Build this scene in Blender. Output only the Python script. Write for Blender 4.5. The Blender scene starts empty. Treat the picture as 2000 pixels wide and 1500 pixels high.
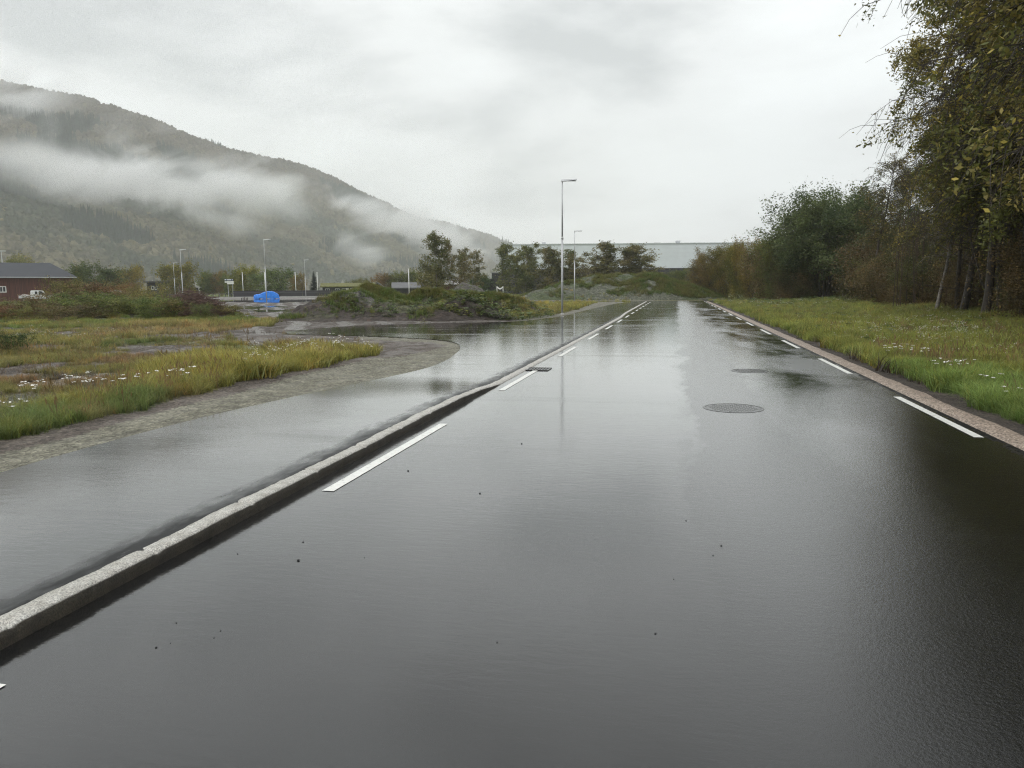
import bpy, bmesh, math, random
import numpy as np
from mathutils import Vector, Matrix, Euler
R = math.radians
scene = bpy.context.scene
C = scene.collection

# ------------------------------------------------------------------ camera
FPX = 1450.0                      # focal length in pixels of the 2000 px wide photo
CAMH = 1.6
PITCH, ROLL = R(7.27), R(0.45)
YAW = R(-12.49)                   # camera looks to the left of the road direction (+Y)
cp, sp = math.cos(PITCH), math.sin(PITCH)
fwd = np.array([math.sin(YAW)*cp, math.cos(YAW)*cp, -sp])
rgt = np.array([math.cos(YAW), -math.sin(YAW), 0.0])
up_ = np.cross(rgt, fwd)
XA = rgt*math.cos(ROLL) - up_*math.sin(ROLL)
UA = up_*math.cos(ROLL) + rgt*math.sin(ROLL)
CAM = np.array([0, 0, CAMH])
H2 = np.array([math.sin(YAW), math.cos(YAW)])      # horizontal heading
cam = bpy.data.objects.new('camera', bpy.data.cameras.new('camera'))
C.objects.link(cam)
m = Matrix.Identity(4)
for i in range(3):
    m[i][0] = XA[i]; m[i][1] = UA[i]; m[i][2] = -fwd[i]; m[i][3] = CAM[i]
cam.matrix_world = m
cam.data.sensor_width = 36.0
cam.data.lens = FPX*36/2000
cam.data.clip_start = 0.05
cam.data.clip_end = 20000
scene.camera = cam

# ------------------------------------------------------------------ sky, sun, exposure
SUN_EL, SUN_AZ = 58, 205
w = bpy.data.worlds.new('World'); scene.world = w; w.use_nodes = True
nt = w.node_tree; N = nt.nodes; L = nt.links
for n in list(N): N.remove(n)
out = N.new('ShaderNodeOutputWorld'); bg = N.new('ShaderNodeBackground')
sky = N.new('ShaderNodeTexSky'); sky.sky_type = 'NISHITA'; sky.sun_disc = False
sky.sun_elevation = R(SUN_EL); sky.sun_rotation = R(SUN_AZ)
bg.inputs['Strength'].default_value = 0.125
tc = N.new('ShaderNodeTexCoord')
mp = N.new('ShaderNodeMapping'); mp.inputs['Scale'].default_value = (1.0, 1.0, 3.0)
mp.inputs['Rotation'].default_value = (0.0, R(8), R(25))
n1 = N.new('ShaderNodeTexNoise'); n1.inputs['Scale'].default_value = 2.1; n1.inputs['Detail'].default_value = 6
n1.inputs['Roughness'].default_value = 0.52; n1.inputs['Distortion'].default_value = 0.15
cr = N.new('ShaderNodeValToRGB'); e = cr.color_ramp.elements
e[0].position = 0.36; e[0].color = (3.8, 3.95, 4.0, 1)
e[1].position = 0.62; e[1].color = (7.5, 7.75, 7.75, 1)
mid = e.new(0.48); mid.color = (6.3, 6.42, 6.4, 1)
mx = N.new('ShaderNodeMixRGB'); mx.inputs['Fac'].default_value = 0.95
L.new(tc.outputs['Generated'], mp.inputs['Vector']); L.new(mp.outputs[0], n1.inputs['Vector'])
L.new(n1.outputs['Fac'], cr.inputs[0]); L.new(sky.outputs[0], mx.inputs[1]); L.new(cr.outputs[0], mx.inputs[2])
L.new(mx.outputs[0], bg.inputs['Color']); L.new(bg.outputs[0], out.inputs['Surface'])
sd = bpy.data.lights.new('sun', 'SUN'); sd.energy = 1.0; sd.angle = R(25); sd.color = (1.0, 0.985, 0.96)
so = bpy.data.objects.new('sun', sd); C.objects.link(so)
so.rotation_euler = (R(90-SUN_EL), 0, R(180-SUN_AZ))
scene.view_settings.view_transform = 'Standard'; scene.view_settings.look = 'None'
scene.view_settings.exposure = 0.53; scene.view_settings.gamma = 1.0
scene.cycles.max_bounces = 8; scene.cycles.diffuse_bounces = 2; scene.cycles.glossy_bounces = 3
scene.cycles.transmission_bounces = 3; scene.cycles.transparent_max_bounces = 8; scene.cycles.volume_bounces = 3
scene.cycles.volume_step_rate = 1.0; scene.cycles.volume_max_steps = 96
scene.cycles.use_denoising = True; scene.cycles.denoising_prefilter = 'NONE'
scene.cycles.pixel_filter_type = 'BLACKMAN_HARRIS'; scene.cycles.filter_width = 1.2
scene.cycles.sample_clamp_indirect = 4.0

# ------------------------------------------------------------------ placing
def ray(px, py):
    return fwd*FPX + XA*(px-1000) + UA*(750-py)
def P(px, py, z=0.0):             # point of the horizontal plane z seen at this place of the photo
    d = ray(px, py); t = (z-CAMH)/d[2]
    return CAM + d*t
def hd(p): return (p[0])*H2[0] + p[1]*H2[1]
def at(px, py, D):                # point at horizontal depth D along the camera heading
    d = ray(px, py); return CAM + d*(D/(d[0]*H2[0]+d[1]*H2[1]))
def pix(x, y, z=0.0):
    dx = x-CAM[0]; dy = y-CAM[1]; dz = z-CAM[2]
    zz = dx*fwd[0]+dy*fwd[1]+dz*fwd[2]; zz = np.where(np.abs(zz) < 1e-6, 1e-6, zz)
    X = (dx*XA[0]+dy*XA[1]+dz*XA[2])/zz; U = (dx*UA[0]+dy*UA[1]+dz*UA[2])/zz
    px = 1000+FPX*X; py = 750-FPX*U
    bad = zz < 0.05
    return np.where(bad, -99999., px), np.where(bad, 99999., py)
def horizon(px): return 565.2-(px-1000)*0.00785

# ------------------------------------------------------------------ noise
def _h(ix, iy, s):
    n = (ix.astype(np.int64)*374761393 + iy.astype(np.int64)*668265263 + s*974634777) & 0x7fffffff
    n = ((n ^ (n >> 13))*1274126177) & 0x7fffffff
    return ((n ^ (n >> 16)) & 0xffff)/65535.0
def vn(x, y, s=0):
    x = np.asarray(x, float); y = np.asarray(y, float)
    ix = np.floor(x); iy = np.floor(y); fx = x-ix; fy = y-iy
    fx = fx*fx*(3-2*fx); fy = fy*fy*(3-2*fy)
    a = _h(ix, iy, s); b = _h(ix+1, iy, s); c = _h(ix, iy+1, s); d = _h(ix+1, iy+1, s)
    return (a*(1-fx)+b*fx)*(1-fy)+(c*(1-fx)+d*fx)*fy
def fbm(x, y, s=0, o=4):          # about -0.5 .. 0.5
    t = 0; a = 0.5; f = 1.0; n = 0
    for i in range(o):
        t = t + a*(vn(np.asarray(x)*f+i*17.3, np.asarray(y)*f-i*9.1, s+i)-0.5); n += a; a *= 0.5; f *= 2.03
    return t/n
def ss(a, b, x):
    t = np.clip((x-a)/(b-a), 0, 1); return t*t*(3-2*t)
def inpoly(px, py, poly):
    ins = np.zeros(np.shape(px), bool); n = len(poly)
    for i in range(n):
        x0, y0 = poly[i]; x1, y1 = poly[(i+1) % n]
        if y0 == y1: continue
        c = ((y0 > py) != (y1 > py)) & (px < (x1-x0)*(py-y0)/(y1-y0)+x0)
        ins ^= c
    return ins
def sdist(x, y, poly):            # signed distance, positive inside
    d = np.full(np.shape(x), 1e9); n = len(poly)
    for i in range(n):
        x0, y0 = poly[i]; x1, y1 = poly[(i+1) % n]
        dx, dy = x1-x0, y1-y0; l = dx*dx+dy*dy+1e-12
        t = np.clip(((x-x0)*dx+(y-y0)*dy)/l, 0, 1)
        d = np.minimum(d, (x-x0-t*dx)**2+(y-y0-t*dy)**2)
    d = np.sqrt(d); return np.where(inpoly(x, y, poly), d, -d)

# ------------------------------------------------------------------ meshes
def mesh_np(name, V, F, col=None, smooth=False, mats=()):
    """V (n,3); F list of (k,3)/(k,4) int arrays; col (n,4) vertex colours; builds fast"""
    me = bpy.data.meshes.new(name)
    if not isinstance(F, (list, tuple)): F = [F]
    F = [np.asarray(f, np.int32) for f in F if len(f)]
    nl = sum(f.size for f in F); nf = sum(len(f) for f in F)
    me.vertices.add(len(V)); me.vertices.foreach_set('co', np.asarray(V, np.float32).ravel())
    me.loops.add(nl); me.polygons.add(nf)
    me.loops.foreach_set('vertex_index', np.concatenate([f.ravel() for f in F]))
    tot = np.concatenate([np.full(len(f), f.shape[1], np.int32) for f in F])
    st = np.concatenate([[0], np.cumsum(tot)[:-1]]).astype(np.int32)
    me.polygons.foreach_set('loop_start', st)
    try: me.polygons.foreach_set('loop_total', tot)
    except Exception: pass
    me.update(calc_edges=True)
    if smooth: me.polygons.foreach_set('use_smooth', np.ones(nf, bool))
    if col is not None:
        a = me.color_attributes.new('Col', 'FLOAT_COLOR', 'POINT')
        a.data.foreach_set('color', np.asarray(col, np.float32).ravel())
    for mm in mats: me.materials.append(mm)
    me.validate()
    return me
def link(name, me, parent=None, kind=None, loc=None):
    o = bpy.data.objects.new(name, me); C.objects.link(o)
    if parent is not None: o.parent = parent
    if kind: o['kind'] = kind
    if loc is not None: o.location = loc
    return o
def tag(o, label, cat, group=None):
    o['label'] = label; o['category'] = cat
    if group: o['group'] = group
    return o
def empty(name, loc, rz=0, label=None, cat=None, group=None):
    o = bpy.data.objects.new(name, None); C.objects.link(o); o.location = loc; o.rotation_euler = (0, 0, rz)
    o.empty_display_size = 0.2
    if label: tag(o, label, cat, group)
    return o
class MB:                         # collects boxes, tubes and prisms into one mesh
    def __init__(s): s.V = []; s.F = []; s.n = 0
    def add(s, V, F):
        V = np.asarray(V, float); s.V.append(V)
        for f in F: s.F.append([i+s.n for i in f])
        s.n += len(V); return s
    def box(s, x0, x1, y0, y1, z0, z1):
        V = [(x0,y0,z0),(x1,y0,z0),(x1,y1,z0),(x0,y1,z0),(x0,y0,z1),(x1,y0,z1),(x1,y1,z1),(x0,y1,z1)]
        return s.add(V, [(0,3,2,1),(4,5,6,7),(0,1,5,4),(1,2,6,5),(2,3,7,6),(3,0,4,7)])
    def tube(s, pts, rad, n=10, caps=True):
        pts = [np.array(p, float) for p in pts]
        if not hasattr(rad, '__len__'): rad = [rad]*len(pts)
        V = []; F = []
        for i, p in enumerate(pts):
            d = pts[min(i+1, len(pts)-1)]-pts[max(i-1, 0)]; d = d/(np.linalg.norm(d)+1e-9)
            a = np.cross(d, [0.13, 0.97, 0.2] if abs(d[1]) < 0.9 else [1, 0, 0]); a /= np.linalg.norm(a); b = np.cross(d, a)
            for k in range(n):
                t = 2*math.pi*k/n; V.append(p+rad[i]*(math.cos(t)*a+math.sin(t)*b))
        for i in range(len(pts)-1):
            for k in range(n):
                k2 = (k+1) % n; F.append((i*n+k, i*n+k2, (i+1)*n+k2, (i+1)*n+k))
        if caps: F.append(tuple(range(n))[::-1]); F.append(tuple((len(pts)-1)*n+k for k in range(n)))
        return s.add(V, F)
    def poly(s, outline, z0, z1):  # vertical prism over an outline in xy
        n = len(outline); V = [(x, y, z0) for x, y in outline]+[(x, y, z1) for x, y in outline]
        F = [tuple(range(n))[::-1], tuple(range(n, 2*n))]+[(i, (i+1) % n, n+(i+1) % n, n+i) for i in range(n)]
        return s.add(V, F)
    def prof(s, outline, x0, x1):  # prism along x over an outline in yz
        n = len(outline); V = [(x0, y, z) for y, z in outline]+[(x1, y, z) for y, z in outline]
        F = [tuple(range(n)), tuple(range(n, 2*n))[::-1]]+[(i, n+i, n+(i+1) % n, (i+1) % n) for i in range(n)]
        return s.add(V, F)
    def profy(s, outline, y0, y1):  # prism along y over an outline in xz
        n = len(outline); V = [(x, y0, z) for x, z in outline]+[(x, y1, z) for x, z in outline]
        F = [tuple(range(n)), tuple(range(n, 2*n))[::-1]]+[(i, n+i, n+(i+1) % n, (i+1) % n) for i in range(n)]
        return s.add(V, F)
    def build(s, name, mat, parent=None, kind=None, bevel=0, smooth=False, loc=None):
        me = bpy.data.meshes.new(name); me.from_pydata([tuple(v) for v in np.concatenate(s.V)], [], s.F); me.update()
        bm = bmesh.new(); bm.from_mesh(me); bmesh.ops.recalc_face_normals(bm, faces=bm.faces)
        if bevel:
            bmesh.ops.bevel(bm, geom=[e for e in bm.edges if len(e.link_faces) == 2 and e.calc_face_angle() > 0.6], offset=bevel, segments=2, affect='EDGES', profile=0.5)
        bm.to_mesh(me); bm.free()
        if smooth: me.polygons.foreach_set('use_smooth', [True]*len(me.polygons))
        me.materials.append(mat)
        return link(name, me, parent, kind, loc)

# ------------------------------------------------------------------ materials
def newmat(name):
    m = bpy.data.materials.new(name); m.use_nodes = True; nt = m.node_tree
    b = nt.nodes['Principled BSDF']; return m, nt, b
def noise(nt, scale, detail=4, rough=0.55, vec=None, dist=0):
    n = nt.nodes.new('ShaderNodeTexNoise'); n.inputs['Scale'].default_value = scale
    n.inputs['Detail'].default_value = detail; n.inputs['Roughness'].default_value = rough; n.inputs['Distortion'].default_value = dist
    if vec is not None: nt.links.new(vec, n.inputs['Vector'])
    return n
def ramp(nt, fac, stops):
    r = nt.nodes.new('ShaderNodeValToRGB'); e = r.color_ramp.elements
    while len(e) < len(stops): e.new(0.5)
    for k, (p, c) in enumerate(stops):
        e[k].position = p; e[k].color = (c[0], c[1], c[2], 1) if hasattr(c, '__len__') else (c, c, c, 1)
    nt.links.new(fac, r.inputs[0]); return r
def geo(nt, scale=(1, 1, 1), rot=(0, 0, 0), obj=False):
    g = nt.nodes.new('ShaderNodeTexCoord') if obj else nt.nodes.new('ShaderNodeNewGeometry')
    mp = nt.nodes.new('ShaderNodeMapping'); mp.inputs['Scale'].default_value = scale; mp.inputs['Rotation'].default_value = rot
    nt.links.new(g.outputs['Object' if obj else 'Position'], mp.inputs['Vector']); return mp.outputs[0]
def bump(nt, b, h, strength, dist, prev=None):
    n = nt.nodes.new('ShaderNodeBump'); n.inputs['Strength'].default_value = strength; n.inputs['Distance'].default_value = dist
    nt.links.new(h, n.inputs['Height'])
    if prev is not None: nt.links.new(prev.outputs[0], n.inputs['Normal'])
    nt.links.new(n.outputs[0], b.inputs['Normal']); return n
def mixc(nt, fac, a, b, mode='MIX'):
    n = nt.nodes.new('ShaderNodeMixRGB'); n.blend_type = mode
    for i, v in ((0, fac), (1, a), (2, b)):
        if hasattr(v, 'is_linked') or hasattr(v, 'links'): nt.links.new(v, n.inputs[i])
        elif i == 0: n.inputs[0].default_value = v
        else: n.inputs[i].default_value = (v[0], v[1], v[2], 1)
    return n.outputs[0]
def mth(nt, op, a, b=None, clamp=False):
    n = nt.nodes.new('ShaderNodeMath'); n.operation = op; n.use_clamp = clamp
    for i, v in ((0, a), (1, b)):
        if v is None: continue
        if hasattr(v, 'links'): nt.links.new(v, n.inputs[i])
        else: n.inputs[i].default_value = v
    return n.outputs[0]
def plain(name, col, rough=0.6, metal=0.0, var=0.15, scale=3.0, bstr=0.0, obj=True):
    m, nt, b = newmat(name); v = geo(nt, obj=obj)
    n = noise(nt, scale, 5, 0.6, v)
    r = ramp(nt, n.outputs['Fac'], [(0.3, [c*(1-var) for c in col]), (0.7, [min(1, c*(1+var)) for c in col])])
    nt.links.new(r.outputs[0], b.inputs['Base Color']); b.inputs['Roughness'].default_value = rough; b.inputs['Metallic'].default_value = metal
    if bstr: bump(nt, b, noise(nt, scale*6, 4, 0.6, v).outputs['Fac'], bstr, 0.02)
    return m

def mat_asphalt(name, seed=0.0, base=0.007, puddly=0.5):
    """wet asphalt: a thin water film that is smooth in places and lets the stones through in others"""
    m, nt, b = newmat(name); L = nt.links
    v = geo(nt, (1, 1, 1)); vs = geo(nt, (0.55, 0.22, 1)); vr = geo(nt, (1.0, 3.0, 1), (0, 0, R(-8)))
    big = noise(nt, 0.9, 6, 0.62, vs, 0.6); big.inputs['W'].default_value if False else None
    mask = ramp(nt, big.outputs['Fac'], [(0.40, 0.0), (0.62, 1.0)])          # 0: deep smooth film, 1: thin film
    fine = noise(nt, 150, 3, 0.6, v); mid_ = noise(nt, 45, 4, 0.65, v)
    tr = nt.nodes.new('ShaderNodeSeparateXYZ'); g = nt.nodes.new('ShaderNodeNewGeometry'); L.new(g.outputs['Position'], tr.inputs[0])
    # the coarser right lane starts at the paving seam
    lane = nt.nodes.new('ShaderNodeMapRange'); lane.inputs['From Min'].default_value = -0.1; lane.inputs['From Max'].default_value = 0.25
    L.new(tr.outputs['X'], lane.inputs['Value'])
    thin = mth(nt, 'MULTIPLY', mask.outputs[0], mth(nt, 'ADD', mth(nt, 'MULTIPLY', lane.outputs[0], 0.75), 0.25))
    stk = noise(nt, 1, 5, .6, geo(nt, (.16, 1.1, 1), (0, 0, R(-6)))); stm = ramp(nt, stk.outputs['Fac'], [(.50, 0.0), (.66, 1.0)])
    thin = mth(nt, 'MAXIMUM', thin, mth(nt, 'MULTIPLY', stm.outputs[0], .6))
    # the worn wheel track right of the paving seam holds less water
    wob = mth(nt, 'ADD', tr.outputs['X'], mth(nt, 'MULTIPLY', mth(nt, 'SUBTRACT', noise(nt, 1, 5, .65, geo(nt, (.9, .25, 1))).outputs['Fac'], .5), 1.6))
    q1 = nt.nodes.new('ShaderNodeMapRange'); q1.inputs['From Min'].default_value = -.05; q1.inputs['From Max'].default_value = .25; L.new(wob, q1.inputs['Value'])
    q2 = nt.nodes.new('ShaderNodeMapRange'); q2.inputs['From Min'].default_value = 1.1; q2.inputs['From Max'].default_value = 2.0; L.new(wob, q2.inputs['Value'])
    thin = mth(nt, 'MAXIMUM', thin, mth(nt, 'MULTIPLY', mth(nt, 'MULTIPLY', q1.outputs[0], mth(nt, 'SUBTRACT', 1.0, q2.outputs[0])), .9))
    cvar = ramp(nt, fine.outputs['Fac'], [(0.35, [base*.5]*3), (0.62, [base*1.2, base*1.2, base*1.25]), (0.8, [base*3.2]*3)])
    L.new(cvar.outputs[0], b.inputs['Base Color'])
    ro = mth(nt, 'ADD', mth(nt, 'MULTIPLY', thin, 0.22), 0.055)
    L.new(ro, b.inputs['Roughness']); b.inputs['IOR'].default_value = 1.36; b.inputs['Coat Weight'].default_value = 1.0; b.inputs['Coat IOR'].default_value = 1.36; L.new(mth(nt, 'MULTIPLY', ro, .8), b.inputs['Coat Roughness'])
    b.inputs['Specular IOR Level'].default_value = 0.5
    st = mth(nt, 'MULTIPLY', thin, 1.0)
    en = noise(nt, 1, 6, .72, geo(nt, (5.5, 2.0, 1)))
    ex = mth(nt, 'ADD', tr.outputs['X'], mth(nt, 'MULTIPLY', mth(nt, 'SUBTRACT', en.outputs['Fac'], .5), .55))
    def win(a0, a1, b0, b1):
        q = nt.nodes.new('ShaderNodeMapRange'); q.inputs['From Min'].default_value = a0; q.inputs['From Max'].default_value = a1; L.new(ex, q.inputs['Value'])
        q2 = nt.nodes.new('ShaderNodeMapRange'); q2.inputs['From Min'].default_value = b0; q2.inputs['From Max'].default_value = b1; L.new(ex, q2.inputs['Value'])
        return mth(nt, 'MULTIPLY', q.outputs[0], mth(nt, 'SUBTRACT', 1.0, q2.outputs[0]))
    dry = win(-3.36, -3.12, -3.04, -3.0) if name.startswith('wet_path') else win(3.22, 3.28, 3.6, 3.7)
    L.new(mth(nt, 'ADD', ro, mth(nt, 'MULTIPLY', dry, .4)), b.inputs['Roughness'])
    L.new(mth(nt, 'SUBTRACT', .5, mth(nt, 'MULTIPLY', dry, .30)), b.inputs['Specular IOR Level']); L.new(mth(nt, 'SUBTRACT', 1.0, mth(nt, 'MULTIPLY', dry, .85)), b.inputs['Coat Weight'])
    # coarse open-textured asphalt: only in the right lane close to the camera, fading out in patches
    def rng_(o, a, c_):
        q = nt.nodes.new('ShaderNodeMapRange'); q.inputs['From Min'].default_value = a; q.inputs['From Max'].default_value = c_; L.new(o, q.inputs['Value']); return q.outputs[0]
    coarse = mth(nt, 'MULTIPLY', rng_(mth(nt, 'ADD', tr.outputs['X'], big.outputs['Fac']), .5, 2.2), rng_(mth(nt, 'SUBTRACT', tr.outputs['Y'], mth(nt, 'MULTIPLY', big.outputs['Fac'], 6)), 9, 2))
    hs = mth(nt, 'MULTIPLY', mth(nt, 'ADD', mid_.outputs['Fac'], mth(nt, 'MULTIPLY', fine.outputs['Fac'], 0.35)), mth(nt, 'ADD', mth(nt, 'MULTIPLY', coarse, 1.0), mth(nt, 'ADD', mth(nt, 'MULTIPLY', thin, .12), .05)))
    b1 = bump(nt, b, hs, 0.38, 0.006)
    rip = noise(nt, 7.0, 3, 0.6, vr, 0.4)
    b2 = bump(nt, b, rip.outputs['Fac'], 0.22, 0.004, b1)
    b3 = bump(nt, b, noise(nt, 1.6, 2, 0.5, geo(nt, (1, 1.6, 1))).outputs['Fac'], 0.09, 0.010, b2)
    L.new(b3.outputs[0], b.inputs['Coat Normal'])
    return m
M = {}
M['road'] = mat_asphalt('wet_road_asphalt')
M['path'] = mat_asphalt('wet_path_asphalt', base=0.011)
def mat_leaf(name, inst=False, rough=0.55, trans=0.25, sp=0.3):
    m, nt, b = newmat(name); L = nt.links
    a = nt.nodes.new('ShaderNodeAttribute'); a.attribute_name = 'Col'
    if inst:
        k = nt.nodes.new('ShaderNodeAttribute'); k.attribute_type = 'INSTANCER'; k.attribute_name = 'tint'; tint = k.outputs['Color']
    else:
        k = nt.nodes.new('ShaderNodeObjectInfo'); tint = k.outputs['Color']
    c = mixc(nt, 1.0, a.outputs['Color'], tint, 'MULTIPLY')
    L.new(c, b.inputs['Base Color']); b.inputs['Roughness'].default_value = rough; b.inputs['Specular IOR Level'].default_value = sp
    if trans > 0:
        t = nt.nodes.new('ShaderNodeBsdfTranslucent'); L.new(c, t.inputs['Color'])
        mxs = nt.nodes.new('ShaderNodeMixShader'); mxs.inputs[0].default_value = trans
        L.new(b.outputs[0], mxs.inputs[1]); L.new(t.outputs[0], mxs.inputs[2])
        L.new(mxs.outputs[0], nt.nodes['Material Output'].inputs['Surface'])
    return m
M['leaf'] = mat_leaf('tree_leaves', trans=.35); M['leaf_inst'] = mat_leaf('undergrowth_leaves', True)
M['grass'] = mat_leaf('grass_blades', True, 0.5, 0.3, 0.35); M['forest'] = mat_leaf('forest_crowns', True, 0.8, 0.0, 0.1)
M['bark'] = plain('bark', (0.055, 0.045, 0.035), 0.8, 0, 0.5, 6, 0.5)
M['pale_bark'] = plain('pale_bark', (0.20, 0.18, 0.155), 0.75, 0, 0.55, 5, 0.4)

# ------------------------------------------------------------------ asphalt outlines
ZP = 0.072
def zpath(y): return ZP*(1-ss(9.6, 13.0, y)) + 0.006
def zsurf(x, y):                  # design level of the paved surfaces at a place
    left = 1-ss(-3.0, -2.9, x)
    return left*zpath(y)
def Pz(px, py):
    z = 0.0
    for _ in range(4):
        p = P(px, py, z); z = float(zpath(p[1])) if p[0] < -2.9 else 0.0
    return P(px, py, z)
KERBX = [(-8, -2.95), (10.9, -2.95), (11.9, -2.90), (20, -2.90), (42, -2.98), (50, -3.2), (92, -3.55)]
def kerbx(y): return np.interp(y, [a for a, b in KERBX], [b for a, b in KERBX])
edge_near = [(-900, 1200), (-500, 1075), (-200, 985), (0, 923), (200, 866), (400, 814), (600, 769), (800, 727), (862, 708), (892, 689), (899, 678), (888, 669), (850, 663), (780, 659), (700, 656), (620, 654), (562, 652)]
edge_far = [(556, 648), (600, 643), (680, 637), (760, 633.5), (880, 630.5), (1000, 628), (1060, 622.5), (1105, 616), (1140, 607), (1170, 600), (1195, 594.5), (1222, 590.2)]
def smooth_line(pts, n=6):
    pts = [np.array(p, float) for p in pts]; o = []
    for i in range(len(pts)-1):
        p0 = pts[max(i-1, 0)]; p1 = pts[i]; p2 = pts[i+1]; p3 = pts[min(i+2, len(pts)-1)]
        for k in range(n):
            t = k/n
            o.append(0.5*((2*p1)+(-p0+p2)*t+(2*p0-5*p1+4*p2-p3)*t*t+(-p0+3*p1-3*p2+p3)*t**3))
    o.append(pts[-1]); return o
EDGE = [Pz(*p)[:2] for p in smooth_line(edge_near, 5)+smooth_line(edge_far, 5)]
kb = [(float(kerbx(y))-0.125, y) for y in list(np.arange(-6, 14, 1.0))+[16, 20, 30, 42, 50, 70, 91.5]]
LEFTPOLY = [tuple(p) for p in EDGE]+kb[::-1]
ROADPOLY = [(-3.04, -8), (3.33, -8), (3.33, 40), (3.36, 91.5), (26, 92.5), (26, 97.5), (-50, 99.5), (-50, 94.5), (-3.64, 91.5), (-3.29, 50), (-3.07, 42), (-2.99, 20), (-2.99, 11.9), (-3.04, 10.9)]

# ------------------------------------------------------------------ mounds (used for their own meshes and for what grows on them)
def bumpf(x, y, lst):
    """lst of (px, depth, half width, half depth, height): mounds with rather straight flanks"""
    z = np.zeros(np.shape(x))
    for px, D, rx, ry, h in lst:
        c = at(px, horizon(px), D); dx = x-c[0]; dy = y-c[1]
        u = dx*H2[1]-dy*H2[0]; v = dx*H2[0]+dy*H2[1]
        r = np.sqrt((u/rx)**2+(v/ry)**2)
        z = np.maximum(z, h*np.clip(1-np.sqrt(r*r+0.03)+0.17, 0, 1.0)/1.0)
    return z
HEAPS = {
 'gravel_heap': [(675, 43, 3.5, 3.2, 1.65), (640, 42, 3.0, 2.6, 0.9)],
 'overgrown_earth_mound': [(722, 48, 3.4, 4.0, 1.85), (770, 47, 3.4, 3.6, 1.35), (815, 47, 3.4, 3.6, 1.35), (862, 47, 3.6, 3.6, 1.5), (900, 48, 3.6, 4, 1.5), (950, 49, 4, 4.2, 1.3), (760, 41.5, 6.5, 3.4, 0.8)],
 'soil_heap': [(905, 40.5, 2.4, 2.2, 1.25), (860, 39.5, 2.2, 1.8, 0.7)],
 'grey_spoil_heap': [(912, 75, 3.4, 3.4, 2.35)],
 'large_spoil_heap': [(1165, 112, 10, 8, 3.5), (1215, 113, 10.5, 8, 3.8), (1262, 111, 9.5, 8, 3.8), (1305, 109, 8, 6, 2.6), (1085, 108, 6, 5, 1.9), (1125, 110, 7.5, 6, 2.6), (1335, 108, 6, 5, 1.6)],
}
def heapz(x, y, k):
    z = bumpf(x, y, HEAPS[k]); a = ss(0.02, 0.5, z)
    s = 0.75 if k != 'large_spoil_heap' else 0.8
    return z + a*(fbm(x*0.9, y*0.9, 11, 5)*s + fbm(x*4, y*4, 31, 3)*0.12)
def terrain(x, y):
    x = np.asarray(x, float); y = np.asarray(y, float)
    dl = sdist(x, y, LEFTPOLY); dr = sdist(x, y, ROADPOLY); d = np.maximum(dl, dr)
    inside = ss(-0.02, 0.10, d)
    out = np.clip(-d, 0, None)
    zs = zsurf(x, y)*np.exp(-out/3.0)
    z = zs - 0.010 - 0.09*inside
    px, py = pix(x, y)
    und = (fbm(x*0.35, y*0.35, 5, 4)*0.30 + fbm(x*1.7, y*1.7, 6, 3)*0.10)*ss(0.3, 3.0, out)
    und = und*(1-0.75*ss(60, 120, np.hypot(x, y)))
    leftm = (x < -3)
    # verge hump and the wet hollow behind it
    hollow = ss(2.2, 4.2, out)*(1-ss(18, 24, np.hypot(x, y)))*leftm*(px < 560)
    z = z + und - 0.16*hollow + 0.06*ss(0.9, 1.8, out)*(1-ss(2.2, 4.0, out))*leftm
    # right side: low crest then ditch, which runs out towards the far end
    r = (x > 3.3)
    dm = 1-ss(14, 30, y)
    z = z + r*(0.05*ss(4.0, 4.7, x)*(1-ss(4.7, 5.6, x)) - 0.55*dm*ss(5.0, 6.8, x)*(1-ss(7.2, 10.5, x)) - 0.04*ss(3.6, 4.0, x)*(1-ss(4.0, 4.3, x)))
    z = z + r*0.25*ss(9, 16, x)
    # low rise carrying the scrub on the left
    z = z + bumpf(x, y, [(40, 52, 7, 5, 0.5), (160, 50, 8, 5, 0.8), (300, 48, 7, 4, 0.4)])*leftm
    return z
def Z(x, y):
    z = terrain(x, y)
    for k in HEAPS: z = np.maximum(z, heapz(x, y, k)-0.05)
    return z
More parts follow.
